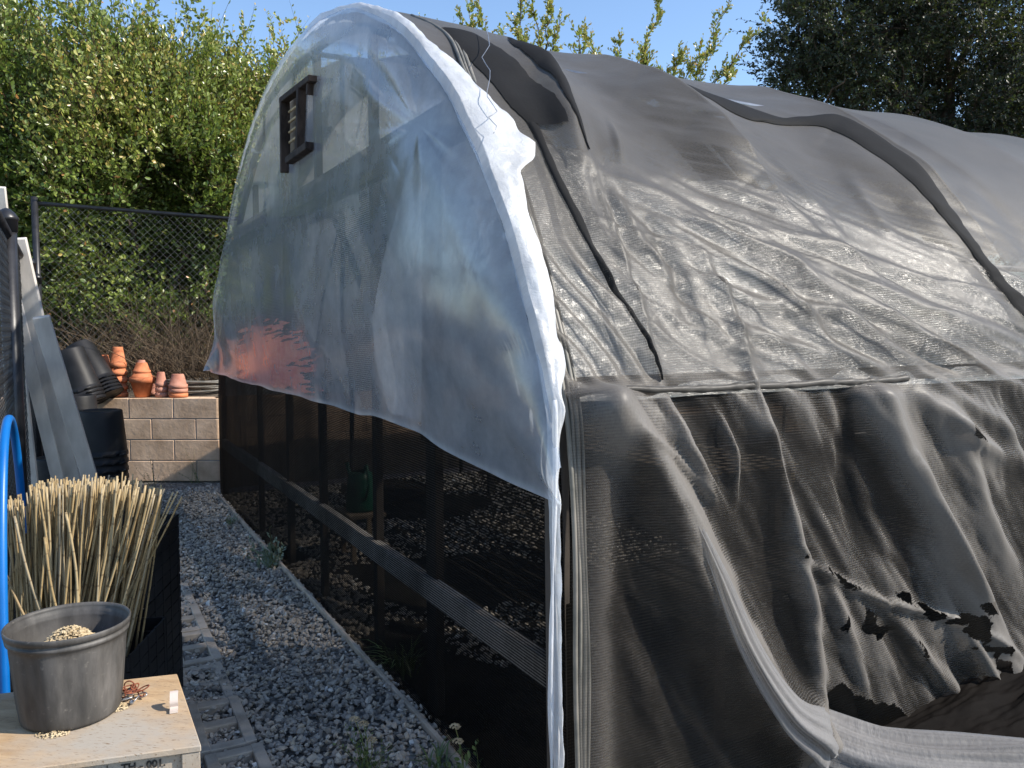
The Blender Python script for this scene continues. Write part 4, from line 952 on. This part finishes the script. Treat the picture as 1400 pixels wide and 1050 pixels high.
# ------------------------------------------------------------------ pots
def nursery_pot(name, H, R0, R1, ribs=0, mat='blackplastic', sub=True):
    """inverted black pot: base up, rim rings at the bottom"""
    P = [(R0, 0), (R0, -.004), (R0, .022), (R0-.005, .025), (R0-.007, .045)]
    P += [(R1+.004, H-.012), (R1, H-.003), (R1-.006, H), (R1-.03, H), (R1-.032, H-.008), (.001, H-.008)]
    r = np.array(P); return r
def pot_stack(n, base, axis, H, R0, R1, step, label, mat='blackplastic', group=None, first='pot', kindname='nursery_pot', ribbed=True):
    """stack of upturned pots, each one a thing of its own"""
    ax = np.array(axis, float); ax /= np.linalg.norm(ax)
    for i in range(n):
        b = np.array(base)+ax*step*i; pr = nursery_pot('p', H, R0, R1)
        rr = R0*(1-.004*(i % 3))
        fl = (lambda z, a: .006*np.cos(a*18)*np.ones_like(z)*(z > .05)*(z < H-.02))
        G = lathe(pr, b, 36, ax, fl)
        lab = label[0] if i == n-1 else ['second', 'third', 'fourth', 'fifth', 'sixth', 'seventh', 'eighth', 'ninth'][n-2-i]+' from the top, '+label[1]
        o = tag(obj(kindname, G, M[mat], loc=b, smooth=True), lab, 'plant pot', group)
def P3(px, py, Y): return at_y(px, py, Y)
b = at_y(142, 700, 6.1); b[2] = 0
pot_stack(9, b, (0, 0, 1), .34, .185, .15, .062, ('upturned black nursery pot topping the upright stack before the block wall', 'nested black pot rim in the upright stack before the block wall'), group='black pots of the upright stack')
b = at_y(78, 720, 5.6); b[2] = 0
pot_stack(4, b, (0, 0, 1), .30, .15, .12, .085, ('dark upturned nursery pot topping the short stack behind the grey boards', 'nested dark pot in the short stack behind the grey boards'), group='black pots of the short stack')
b = at_y(54, 720, 6.3); b[2] = 0
pot_stack(7, b, (0, 0, 1), .34, .17, .14, .083, ('dark upturned pot topping the shaded stack beside the fence', 'nested dark pot in the shaded stack beside the fence'), group='black pots of the shaded stack')
b = at_y(112, 700, 6.9); b[2] = 0
pot_stack(8, b, (0, 0, 1), .36, .17, .14, .075, ('grey topped upturned pot peeping behind the upright black stack', 'nested black pot hidden behind the upright black stack'), group='black pots of the rear stack')
b = P3(146, 540, 7.50); ax = P3(94, 452, 7.55)-b; 
pot_stack(5, b-ax*.02, ax, .42, .155, .125, .034, ('sunlit black pot capping the rear leaning stack on the wall', 'nested rim in the rear leaning stack on the wall'), group='black pots of the rear leaning stack')
b = P3(122, 550, 7.25); ax = P3(86, 462, 7.25)-b
pot_stack(4, b, ax, .40, .15, .125, .034, ('black pot capping the front leaning stack beside the terracotta pots', 'nested rim in the front leaning stack beside the terracotta pots'), group='black pots of the front leaning stack')
def terra(px, w_, h_, Y=7.70, z0=.8, inv=True, mat='terra', label='', group=None):
    """one clay pot; w_ rim width and h_ height in metres"""
    b = at_z(px, 545, z0); b = at_y(px, 545, Y); b[2] = z0; R = w_/2
    if inv: pr = [(R*.97, 0), (R, .0), (R, h_*.26), (R*.90, h_*.27), (R*.62, h_*.97), (R*.58, h_), (R*.2, h_), (R*.18, h_-.01), (.001, h_-.01)]
    else: pr = [(.001, .0), (R*.60, 0), (R*.88, h_*.72), (R, h_*.73), (R*1.03, h_), (R*.93, h_), (R*.82, h_*.7), (.001, h_*.5)]
    return tag(obj('terracotta_pot', lathe(pr, b, 32), M[mat], loc=b), label, 'terracotta pot', group)
T = 'terracotta pots stacked on the wall'
for i, z in enumerate((0, .07, .14, .21)): terra(163, .165-.003*i, .15, 7.74, .8+z, True, 'terra', ('lowest', 'second lowest', 'third lowest', 'fourth lowest')[i]+' clay pot of the tall orange stack on the wall', 'clay pots of the tall stack')
terra(163, .15, .20, 7.74, 1.08, True, 'terra', 'bright narrow clay pot crowning the tall orange stack', T)
for i, z in enumerate((0, .08, .16, .24)): terra(144, .13, .16, 7.80, .8+z, True, 'terra', ('lowest', 'second lowest', 'third lowest', 'topmost')[i]+' clay pot in the stack half hidden by leaning black pots', 'clay pots of the half hidden stack')
terra(195, .225, .19, 7.72, .8, False, 'terra', 'wide upright clay pot holding smaller upturned pots on the wall', T)
terra(195, .20, .10, 7.72, .975, True, 'terra', 'upturned clay saucer pot on the wide upright clay pot', T)
terra(195, .16, .10, 7.72, 1.03, True, 'terra', 'small upturned clay pot second from the top of the wide pile', T)
terra(195, .10, .07, 7.72, 1.085, True, 'terra2', 'tiny clay pot on the very top of the wide pile', T)
for i, z in enumerate((0, .05, .10)): terra(221, .118-.006*i, .14, 7.72, .8+z, True, 'terra2', ('lowest', 'middle', 'topmost')[i]+' slim clay pot in the narrow stack between two wider piles', 'clay pots of the narrow stack')
for i, z in enumerate((0, .045, .085)): terra(244, .175, .135, 7.72, .8+z, True, 'terra2' if i else 'terra', ('lowest', 'middle', 'topmost')[i]+' clay pot in the rightmost stack nearest the greenhouse', 'clay pots of the rightmost stack')
terra(212, .10, .11, 7.95, .8, True, 'terra2', 'small dull clay pot standing behind the others on the wall', T)
def hoses():
    g = np.random.default_rng(3); a = np.linspace(0, 2*pi*7, 260); rr = .26+.03*np.sin(a*.37)
    c = at_y(268, 530, 8.1); P = np.stack([c[0]+rr*np.cos(a)*1.25, c[1]+rr*np.sin(a)*.8, .83+.016*(a/(2*pi))+.008*np.sin(a*2.3)], 1)
    tag(obj('garden_hose', tube(P, .011, 7), M['hose']), 'coiled grey garden hose lying on the bank beside the terracotta pots', 'hose')
hoses()

# ------------------------------------------------------------------ boards leaning on the fence
def board(top, bot, wd, th, label, Yt=5.0, Yb=5.5, turn=0.):
    p = at_y(*top, Yt); q = at_y(*bot, Yb); 
    d = (q-p)/np.linalg.norm(q-p); t = -p[2]/d[2]; q = p+d*t
    ac = np.array([cos(turn), sin(turn), 0]); ac -= d*(ac@d); ac /= np.linalg.norm(ac); nn = np.cross(d, ac)
    G = box(p-ac*wd/2-nn*th/2, ac*wd, (q-p), nn*th, .003); q[2] = 0
    tag(obj('wooden_board', G, M['wood'], loc=q, smooth=False), label, 'board', 'grey boards leaning at the left')
board((22, 326), (97, 650), .10, .045, 'longest grey board with a bright sunlit top, leaning on the left fence', 4.6, 5.1, .35)
board((2, 338), (78, 650), .07, .04, 'weathered grey board leaning left of the sunlit board', 4.5, 5.0, .5)
board((0, 250), (52, 640), .085, .04, 'pale board whose top meets the left edge of the picture', 4.2, 4.6, .2) if False else None
board((56, 433), (122, 650), .085, .04, 'shorter bluish grey board leaning in front of the black pots', 4.5, 4.85, .45)
board((-6, 255), (20, 480), .09, .03, 'narrow pale board standing at the far left edge', 4.3, 4.6, .3)
def hoop():
    c = at_y(20, 790, 2.75); c[2] = .02; R = .54; t = np.linspace(0, pi, 60)
    near = at_y(4, 900, 2.25); far = at_y(36, 760, 3.0); top = at_y(16, 574, 2.6); near[2] = 0; far[2] = 0
    mid = (near+far)/2; P = np.array([mid+(near-far)/2*cos(a)+Z*(top[2]+.0)*sin(a)**.75 for a in t])
    tag(obj('blue_hoop', tube(P, .0135, 14), M['blue'], loc=mid), 'blue plastic pipe bent into a hoop at the far left', 'pipe')
hoop()

# ------------------------------------------------------------------ bamboo in black slatted crates
def slat_crate(o, ex, ey, h, label, n=5):
    r = root('slatted_crate', o+ex/2+ey/2, label, 'crate', 'black slatted crates under the bamboo'); r.location[2] = o[2]
    ux, uy = ex/np.linalg.norm(ex), ey/np.linalg.norm(ey); t = .008
    for (p, e, n_) in ((o, ex, uy), (o+ey-uy*t, ex, uy), (o, ey, ux), (o+ex-ux*t, ey, ux)):
        g = [box(p+Z*(h*(k+.0)/n+.002)+n_*.001, e, n_*(t-.002), Z*(h/n*.92)) for k in range(n)]; eu = e/np.linalg.norm(e); L = np.linalg.norm(e)
        g += [box(p+eu*x, eu*.018, n_*t, Z*h) for x in (np.linspace(.012, L-.032, 5))]
        obj('side_panel', join(*g), M['blackplastic'], r, smooth=False)
    obj('base', box(o+ux*.01+uy*.01+Z*.004, ex-ux*.02, ey-uy*.02, Z*.008), M['blackplastic'], r, smooth=False)
    return r
cr = at_y(176, 880, 2.33); cr[2] = 0
ex = -np.array([cos(.06), sin(.06), 0])*.40; ey = np.array([-.1, 1, 0])*.34
cr2 = at_y(200, 880, 2.74); cr2[2] = 0
ex2 = -np.array([cos(.06), sin(.06), 0])*.46; ey2 = np.array([-.12, 1, 0])*.42
for k in range(2): slat_crate(cr+Z*k*.24, ex, ey, .238, ('bottom black slatted crate right behind the plywood box', 'black slatted crate holding the bamboo stakes right behind the pot')[k])
for k in range(3): slat_crate(cr2+Z*k*.24, ex2, ey2, .238, ('lowest black crate of the taller stack right of the bamboo', 'middle black crate of the taller stack right of the bamboo', 'top black crate of the taller stack right of the bamboo')[k])
def bamboo():
    g = np.random.default_rng(8); ms = []
    for k in range(6):
        L = 1.; t = np.linspace(0, 1, 18); P = np.stack([.006*np.sin(t*5+k), .006*np.cos(t*4+k*2), t], 1)
        r = .0034*(1-.2*t)+.0005*(np.sin((t)*2*pi*7.7) > .8)
        v, f = tube(P, r, 7); ms.append(mesh('bamboo_stake', v, f, M['bamboo']))
    c = cr+ex/2+ey/2
    def stake(a, b, lab, grp, th=1.):
        o = bpy.data.objects.new('bamboo_stake', ms[g.integers(6)]); col.objects.link(o); d = mathutils.Vector(b-a); o.location = a
        o.rotation_euler = d.to_track_quat('Z', 'Y').to_euler(); o.scale = (th, th, d.length)
        tag(o, lab, 'bamboo stake', grp)
    for i in range(285):
        q = g.random()**.9; y = 2.38+g.random()*.26; px = 8+214*g.random()
        top = at_y(px, 660+10*((px-120)/100)**2*1.4+g.normal()*6+(14 if px < 40 else 0)-(y-2.45)*20, y)
        bx = 26+(px-10)*.72+g.normal()*9; bot = at_y(bx, 850, y+g.uniform(-.02, .04)); d = (bot-top)/np.linalg.norm(bot-top); bot = top+d*((top[2]-.26)/-d[2])
        stake(bot, top, 'slim tan bamboo stake standing in the dense bundle in the black crate', 'bamboo stakes in the bundle', g.uniform(.75, 1.25))
    for (a, b_, lb) in (((165, 838), (248, 678), 'rightmost bamboo stake splaying out of the bundle'), ((172, 838), (242, 672), 'second bamboo stake from the right in the splayed group'), ((160, 838), (238, 674), 'third bamboo stake from the right in the splayed group'), ((150, 830), (222, 668), 'lone bamboo stake between the bundle and the splayed group')):
        y = 2.45; top = at_y(*b_, y); bot = at_y(*a, y); d = (bot-top)/np.linalg.norm(bot-top); bot = top+d*((top[2]-.45)/-d[2]); stake(bot, top, lb, 'bamboo stakes splayed to the right', .95)
    for (a, b_, l) in (((62, 850), (18, 706), 'short bamboo stake with a sunlit orange tip at the left of the bundle'), ((84, 850), (59, 734), 'short bamboo stake with a sunlit tip in front of the bundle'), ((40, 850), (-2, 762), 'bamboo stake leaning out to the left edge'), ((104, 850), (92, 700), 'short bamboo stake with cut top at the middle front of the bundle')):
        y = 2.37; top = at_y(*b_, y); bot = at_y(*a, y); d = (bot-top)/np.linalg.norm(bot-top); bot = top+d*((top[2]-.45)/-d[2]); stake(bot, top, l, None, 1.3)
bamboo()

# ------------------------------------------------------------------ wooden box, pot and bits on it
ZT = .60
def wooden_box():
    A = at_z(275, 1019, ZT); B = at_z(242, 921, ZT); fr = at_z(68, 1047, ZT)
    ef = (fr-A); ef /= np.linalg.norm(ef); es = (B-A); Ls = np.linalg.norm(es); es /= Ls; L = .80
    c = A+ef*L/2+es*Ls/2; c[2] = 0
    r = root('wooden_box', c, 'worn plywood packing box at the lower left under the black pot', 'box')
    obj('lid', box(A+Z*-.014, ef*L, es*Ls, Z*.014, .002), M['ply'], r, smooth=False)
    n = np.cross(ef, Z); n = n if n@es < 0 else -n
    D = lambda a, b_, z: A+ef*a+es*b_+Z*(z-ZT)
    obj('front_panel', box(D(.012, .012, 0), ef*(L-.024), es*.010, Z*(ZT-.015)), M['ply'], r, smooth=False)
    obj('side_panel', box(D(.012, .022, 0), ef*.010, es*(Ls-.034), Z*(ZT-.015)), M['ply'], r, smooth=False)
    obj('rear_panel', box(D(.022, Ls-.022, 0), ef*(L-.044), es*.010, Z*(ZT-.015)), M['ply'], r, smooth=False)
    obj('corner_batten', box(D(0.002, .002, 0), ef*.035, es*.010, Z*(ZT-.015), .001), M['ply'], r, smooth=False)
    obj('front_batten', box(D(.04, .004, ZT-.036), ef*(L-.08), es*.008, Z*.021, .001), M['ply'], r, smooth=False) if False else None
    # stencilled lettering on the front
    def text(s, a, z, size, bold=0.):
        cu = bpy.data.curves.new('t', 'FONT'); cu.body = s; cu.size = size; cu.extrude = .0002; cu.offset = bold
        to = bpy.data.objects.new('t', cu); col.objects.link(to); bpy.context.view_layer.update()
        me = bpy.data.meshes.new_from_object(to.evaluated_get(bpy.context.evaluated_depsgraph_get())); bpy.data.objects.remove(to)
        v = np.array([q.co[:] for q in me.vertices]); f = [list(p.vertices) for p in me.polygons]
        o = D(a, .0105, z)-n*0
        return np.array([o-ef*q[0]+Z*q[1]+(-es)*(q[2]+.0006) for q in v]), f
    fx = lambda px: float(((at_z(px, 1035, ZT-.03)-A)@ef))
    gs = [text('TH - 001.', .150, ZT-.037, .021, .0007), text('P@@D0071', .142, ZT-.068, .022, .0003)]
    def line(a0, z0, a1, z1, w_=.0016):
        p, q = D(a0, .0101, z0), D(a1, .0101, z1); return beam(p, q, w_, w_, es, 0)
    gs = gs[:1]+[text('MADE', .142, ZT-.068, .022, .0003)][:0]
    gs += [line(.175, ZT-.02, .175, ZT-.09), line(.20, ZT-.022, .20, ZT-.09), line(.235, ZT-.024, .235, ZT-.09), line(.185, ZT-.03, .195, ZT-.03), line(.185, ZT-.042, .195, ZT-.042), line(.19, ZT-.028, .19, ZT-.055), line(.205, ZT-.038, .232, ZT-.038), line(.222, ZT-.028, .212, ZT-.052), line(.024, ZT-.05, .135, ZT-.05, .0010), line(.212, ZT-.06, .228, ZT-.06)]
    obj('stencil_lettering', join(*gs), M['ink'], r, smooth=False)
    return A, ef, es
BA, BEF, BES = wooden_box()
def main_pot():
    Y = 1.93; b = at_z(90, 965, ZT); rimc = at_z(99, 852, .0)
    # radius from rim width 160 px
    b = at_z(98, 973, ZT+.001); Yb = b[1]; R1 = 80/F*Yb*.985; R0 = 66/F*Yb*.97
    top = at_y(101, 849, Yb); Hh = top[2]-ZT
    r = root('nursery_pot', b, 'large scuffed black nursery pot standing on the plywood box', 'plant pot')
    t = .0035
    pr = [(.001, .004), (R0*.5, .002), (R0-.01, .0), (R0-.002, .003), (R0, .010)]
    for z in np.linspace(.03, Hh*.80, 14): pr.append((R0+(R1*.955-R0)*(z/Hh), z))
    pr += [(R1*.945, Hh*.86), (R1*.975, Hh*.865), (R1*.985, Hh*.90), (R1*.965, Hh*.905), (R1*.97, Hh*.935), (R1*1.0, Hh*.94), (R1*1.01, Hh*.99), (R1*1.0, Hh), (R1*.98, Hh), (R1*.96, Hh*.965), (R1*.965, Hh*.945), (R1*.935, Hh*.93), (R1*.94, Hh*.90), (R1*.92, Hh*.885), (R1*.925, Hh*.86), (R1*.90, Hh*.8), (R0*.93, .03), (.001, .028)]
    fl = lambda z, a: .016*np.tanh(3*np.cos(a*9))*np.ones_like(z)*sstep(.0, .05, z)*sstep(Hh*.84, Hh*.74, z)
    obj('body', lathe(pr, b, 132, None, fl), M['pot'], r)
    g = np.random.default_rng(4); a = g.random(2400)*2*pi; q = np.sqrt(g.random(2400)); P = []
    # soil fill
    A, B = np.meshgrid(np.linspace(0, 2*pi, 60), np.linspace(.001, 1, 16), indexing='ij'); Rr = R0*1.02*B
    zf = .108+.045*np.exp(-((Rr*np.cos(A)+.02)**2+(Rr*np.sin(A)+.02)**2)/.0022)+.010*noise(Rr*np.cos(A)*60, Rr*np.sin(A)*60)
    V = b+np.stack([Rr*np.cos(A), Rr*np.sin(A), zf], -1); obj('dried_soil', (V.reshape(-1, 3), grid_faces(60, 16)), M['soil'], r)
    crumbs('straw_crumbs', b+np.array([-.01, .02, .152]), .05, 900, .005, M['straw'], r, dome=.03)
    crumbs('straw_crumbs', b+np.array([.055, .04, .118]), .03, 160, .006, M['soil'], r, dome=.012)
    return b, R0, R1, Hh
def crumbs(name, c, rad, n, sz, mat, parent=None, dome=.01, seed=5, ell=1.):
    g = np.random.default_rng(seed); a = g.random(n)*2*pi; q = np.sqrt(g.random(n)); x = np.cos(a)*q*rad*ell; y = np.sin(a)*q*rad; z = dome*(1-q**2)*g.uniform(.5, 1.1, n)+sz*.3
    oc = np.array([(1, 0, 0), (-1, 0, 0), (0, 1, 0), (0, -1, 0), (0, 0, 1), (0, 0, -1)], float); fo = np.array([(0, 2, 4), (2, 1, 4), (1, 3, 4), (3, 0, 4), (2, 0, 5), (1, 2, 5), (3, 1, 5), (0, 3, 5)])
    V = oc[None]*g.uniform(.4, 1.6, (n, 6, 1))*np.array([1.2, .8, .5])*sz; th = g.random(n)*pi; R = np.zeros((n, 3, 3)); R[:, 0, 0] = np.cos(th); R[:, 0, 1] = -np.sin(th); R[:, 1, 0] = np.sin(th); R[:, 1, 1] = np.cos(th); R[:, 2, 2] = 1
    V = np.einsum('nij,nkj->nki', R, V)+(np.array(c)+np.stack([x, y, z], 1))[:, None]
    return obj(name, (V.reshape(-1, 3), (fo[None]+(np.arange(n)*6)[:, None, None]).reshape(-1, 3)), mat, parent, smooth=False)
main_pot()
tag(crumbs('straw_debris', at_z(72, 1003, ZT), .022, 130, .003, M['straw'], dome=.006, ell=1.6), 'spilled straw coloured potting mix on the box in front of the pot', 'debris', kind='stuff')
tag(crumbs('straw_debris', at_z(162, 968, ZT), .02, 150, .003, M['straw'], dome=.008, seed=8), 'spilled potting mix on the box beneath the carabiner heap', 'debris', kind='stuff')
def clip_heap():
    c = at_z(177, 955, ZT); g = np.random.default_rng(6); k = 0
    for i in range(15):
        a = g.random()*pi; o = c+np.array([g.normal()*.016+.002, g.normal()*.012, .006+.022*g.random()]); n = np.linspace(0, 2*pi, 26)[:-1]
        tl = g.normal()*.7; ca, sa = cos(a), sin(a); X = np.array([ca, sa, .25*g.normal()]); Y_ = np.array([-sa*cos(tl), ca*cos(tl), sin(tl)])
        P = o+X*(.013*np.cos(n))[:, None]+Y_*(.006*np.sin(n))[:, None]; m = 'rust' if i % 3 else 'steel'
        P[:, 2] = np.maximum(P[:, 2], ZT+.0025)
        tag(obj('chain_link', tube(P, .0016, 6, closed=True), M[m], loc=o), 'rusty red metal link in the small heap beside the pot' if m == 'rust' else 'bright steel link in the small heap beside the pot', 'metal link', 'small metal links in a heap on the box')
    n = np.linspace(0, 2*pi, 30)[:-1]; o = at_z(177, 938, ZT+.03); P = o+np.stack([.012*np.cos(n), 0*n, .012*np.sin(n)], 1)
    tag(obj('metal_ring', tube(P, .0016, 6, closed=True), M['rust'], loc=o), 'dark ring standing up on top of the heap of links', 'ring')
    o = at_z(180, 963, ZT); G = lathe([(.001, 0), (.004, .001), (.006, .005), (.0045, .009), (.001, .0105)], o, 14); tag(obj('grey_bead', G, M['pipe'], loc=o), 'round grey bead in front of the heap of links', 'bead')
clip_heap()
def bracket():
    c = at_z(238, 972, ZT); d = np.array([.35, -.93, 0]); d /= np.linalg.norm(d); e = np.array([-d[1], d[0], 0]); e = e if e[0] > 0 else -e
    pth = [(.0, .0), (.016, .0), (.019, .004), (.004, .03), (-.012, .040), (-.026, .036), (-.03, .026), (-.026, .022), (-.02, .030), (-.012, .033), (.0, .025), (.008, .008), (.0, .006)]
    pth = spline([(.014, .004), (.004, .004), (-.004, .008), (-.002, .020), (-.010, .031), (-.022, .034), (-.030, .026)], 5); V = []
    for x, z in pth:
        pass
    tx = np.gradient(pth, axis=0); tx /= np.linalg.norm(tx, axis=1)[:, None]; nr = np.stack([-tx[:, 1], tx[:, 0]], 1)*.0028
    Q = np.vstack([pth+nr, (pth-nr)[::-1]]); m = len(Q)
    V = [c-d*0+d*x+e*sgn*.0085+Z*z for sgn in (-1, 1) for x, z in Q]; V = np.array(V); V[:, 2] = np.maximum(V[:, 2], ZT+.0006)
    Fs = [[i, (i+1) % m, m+(i+1) % m, m+i] for i in range(m)]
    h = m//2
    for o in (0, m): Fs += [[o+i, o+i+1, o+m-2-i, o+m-1-i] for i in range(h-1)]
    tag(obj('plastic_bracket', (V, Fs), M['white_plastic'], loc=c, smooth=False), 'small curved pinkish plastic clip on the right edge of the box', 'clip')
bracket()

# ------------------------------------------------------------------ hollow concrete blocks bedded in the gravel
def cinder(c, ang, label, w_=.19, L=.39, h=.045):
    d = np.array([-sin(ang), cos(ang), 0]); e = np.array([cos(ang), sin(ang), 0]); c = np.array(c, float)
    xs = [-L/2, -L/2+.045, -.026, .026, L/2-.045, L/2]; ys = [-w_/2, -w_/2+.04, w_/2-.04, w_/2]; Bx = []
    def P(x, y): return c+d*x+e*y
    def b(x0, x1, y0, y1): Bx.append(box(P(x0, y0), d*(x1-x0), e*(y1-y0), Z*h, .003))
    b(xs[0], xs[5], ys[0], ys[1]); b(xs[0], xs[5], ys[2], ys[3])
    for a, q in ((0, 1), (2, 3), (4, 5)): b(xs[a], xs[q], ys[1]-.004, ys[2]+.004)
    G = join(*Bx); G[0][:, 2] += .0
    # keep the webs a hair lower than the long walls
    V = G[0]; nv = len(Bx[0][0]); V[2*nv:, 2] -= .0025; V[2*nv:, 2] = np.where(V[2*nv:, 2] < c[2]+.003, V[2*nv:, 2]+.004, V[2*nv:, 2])
    tag(obj('concrete_block', (V, G[1]), M['concrete'], loc=c, smooth=False), label, 'concrete block', 'hollow concrete blocks edging the gravel')
c0_ = at_z(302, 990, .02)
for i, dz, lab in ((-1, .0, 'hollow concrete block nearest the camera, cut by the bottom edge'), (0, .0, 'hollow concrete block with two clear cavities beside the plywood box'), (1, -.018, 'half buried concrete block just behind the box corner'),
                   (2, -.012, 'concrete block beside the black crates with gravel filled holes'), (3, -.014, 'second farthest concrete block of the row, right of the splayed bamboo'), (4, -.018, 'farthest concrete block of the row along the path')):
    c = c0_+U*.412*i-S*random.uniform(-.012, .012); c[2] = dz-.014; cinder(c, TH+random.uniform(-.012, .012), lab)

# ------------------------------------------------------------------ weeds along the wall foot
def weed(c, n, L, label, mat='weedleaf', lsize=.03, nl=9, spread=.8, seed=1, flower=None, name='weed'):
    g = np.random.default_rng(seed); P = np.repeat(np.array(c)[None], n, 0)+g.normal(size=(n, 3))*np.array([.03, .03, 0]); D = g.normal(size=(n, 3))*spread; D[:, 2] = abs(D[:, 2])+.8
    V, Fs, tn, SV, SF = sprigs(P, D, g.uniform(.5, 1., n)*L, nl, lsize, g, np.full(n, .4), .0015)
    r = root(name, c, label, 'weed'); obj('foliage', (V, Fs), M[mat], r, smooth=False, attrs={'tint': tn}); obj('stems', (SV, SF), M['stem'], r)
    if flower:
        for (fx, fy) in flower:
            q = at_y(fx, fy, c[1]); obj('stalk', tube(spline([c, (np.array(c)+q)/2+np.array([.01, 0, 0]), q], 4), .0018, 5), M['stem'], r); crumbs('flower_head', q-Z*.006, .016, 60, .004, M['straw'], r, dome=.012)
def grass(c, n, L, label, seed=1):
    g = np.random.default_rng(seed); V = []; Fs = []; k = 0
    for i in range(n):
        a = g.uniform(0, 2*pi); l = L*g.uniform(.5, 1); t = np.linspace(0, 1, 6); w_ = .003*(1-t**2)+.0003; dr = np.array([cos(a), sin(a), 0]); P = np.array(c)+g.normal(size=3)*np.array([.025, .025, 0])+dr*(l*.75*t**1.4)[:, None]+Z*(l*(t-.55*t**2.4))[:, None]
        s_ = np.array([-sin(a), cos(a), 0]); V += [P+s_*w_[:, None], P-s_*w_[:, None]]; Fs += [[k+j, k+j+1, k+7+j, k+6+j] for j in range(5)]; k += 12
    tag(obj('grass_tuft', (np.concatenate(V), Fs), M['weedleaf'], loc=c, attrs={'tint': np.full(k, .5)}), label, 'grass')
def gz(px, py): p = at_z(px, py, 0); return p
weed(gz(372, 775), 16, .22, 'grey green weed growing at the foot of the net wall', 'greyleaf', .035, 10, seed=2)
grass(gz(545, 925)+np.array([.02, .02, 0]), 46, .26, 'arching grass tuft at the foot of the black net', 3)
weed(gz(500, 1052), 12, .16, 'pale flowering weed in the gravel near the bottom edge', 'weedleaf', .016, 12, seed=4, flower=[(485, 982), (497, 988), (508, 1010)])
weed(gz(632, 1068), 5, .14, 'yellow green weed with buds beside the greenhouse base', 'weedleaf', .03, 7, seed=5, flower=[(622, 992), (626, 1012)])
grass(gz(600, 1050), 22, .14, 'small grass tuft beside the greenhouse base near the bottom edge', 7)
weed(at_z(265, 662, .0), 7, .28, 'thin dry weed against the foot of the block wall', 'weedleaf', .012, 8, .35, seed=6)
weed(gz(207, 668), 6, .3, 'sparse yellow weed at the left foot of the block wall', 'weedleaf', .014, 8, .3, seed=9)
weed(gz(318, 716), 9, .08, 'low patch of dry weed on the gravel near the block wall', 'greyleaf', .02, 7, 1.6, seed=10)
weed(gz(222, 712), 12, .08, 'clump of dead pale grass at the left of the gravel path', 'greyleaf', .03, 7, 1.6, seed=12)
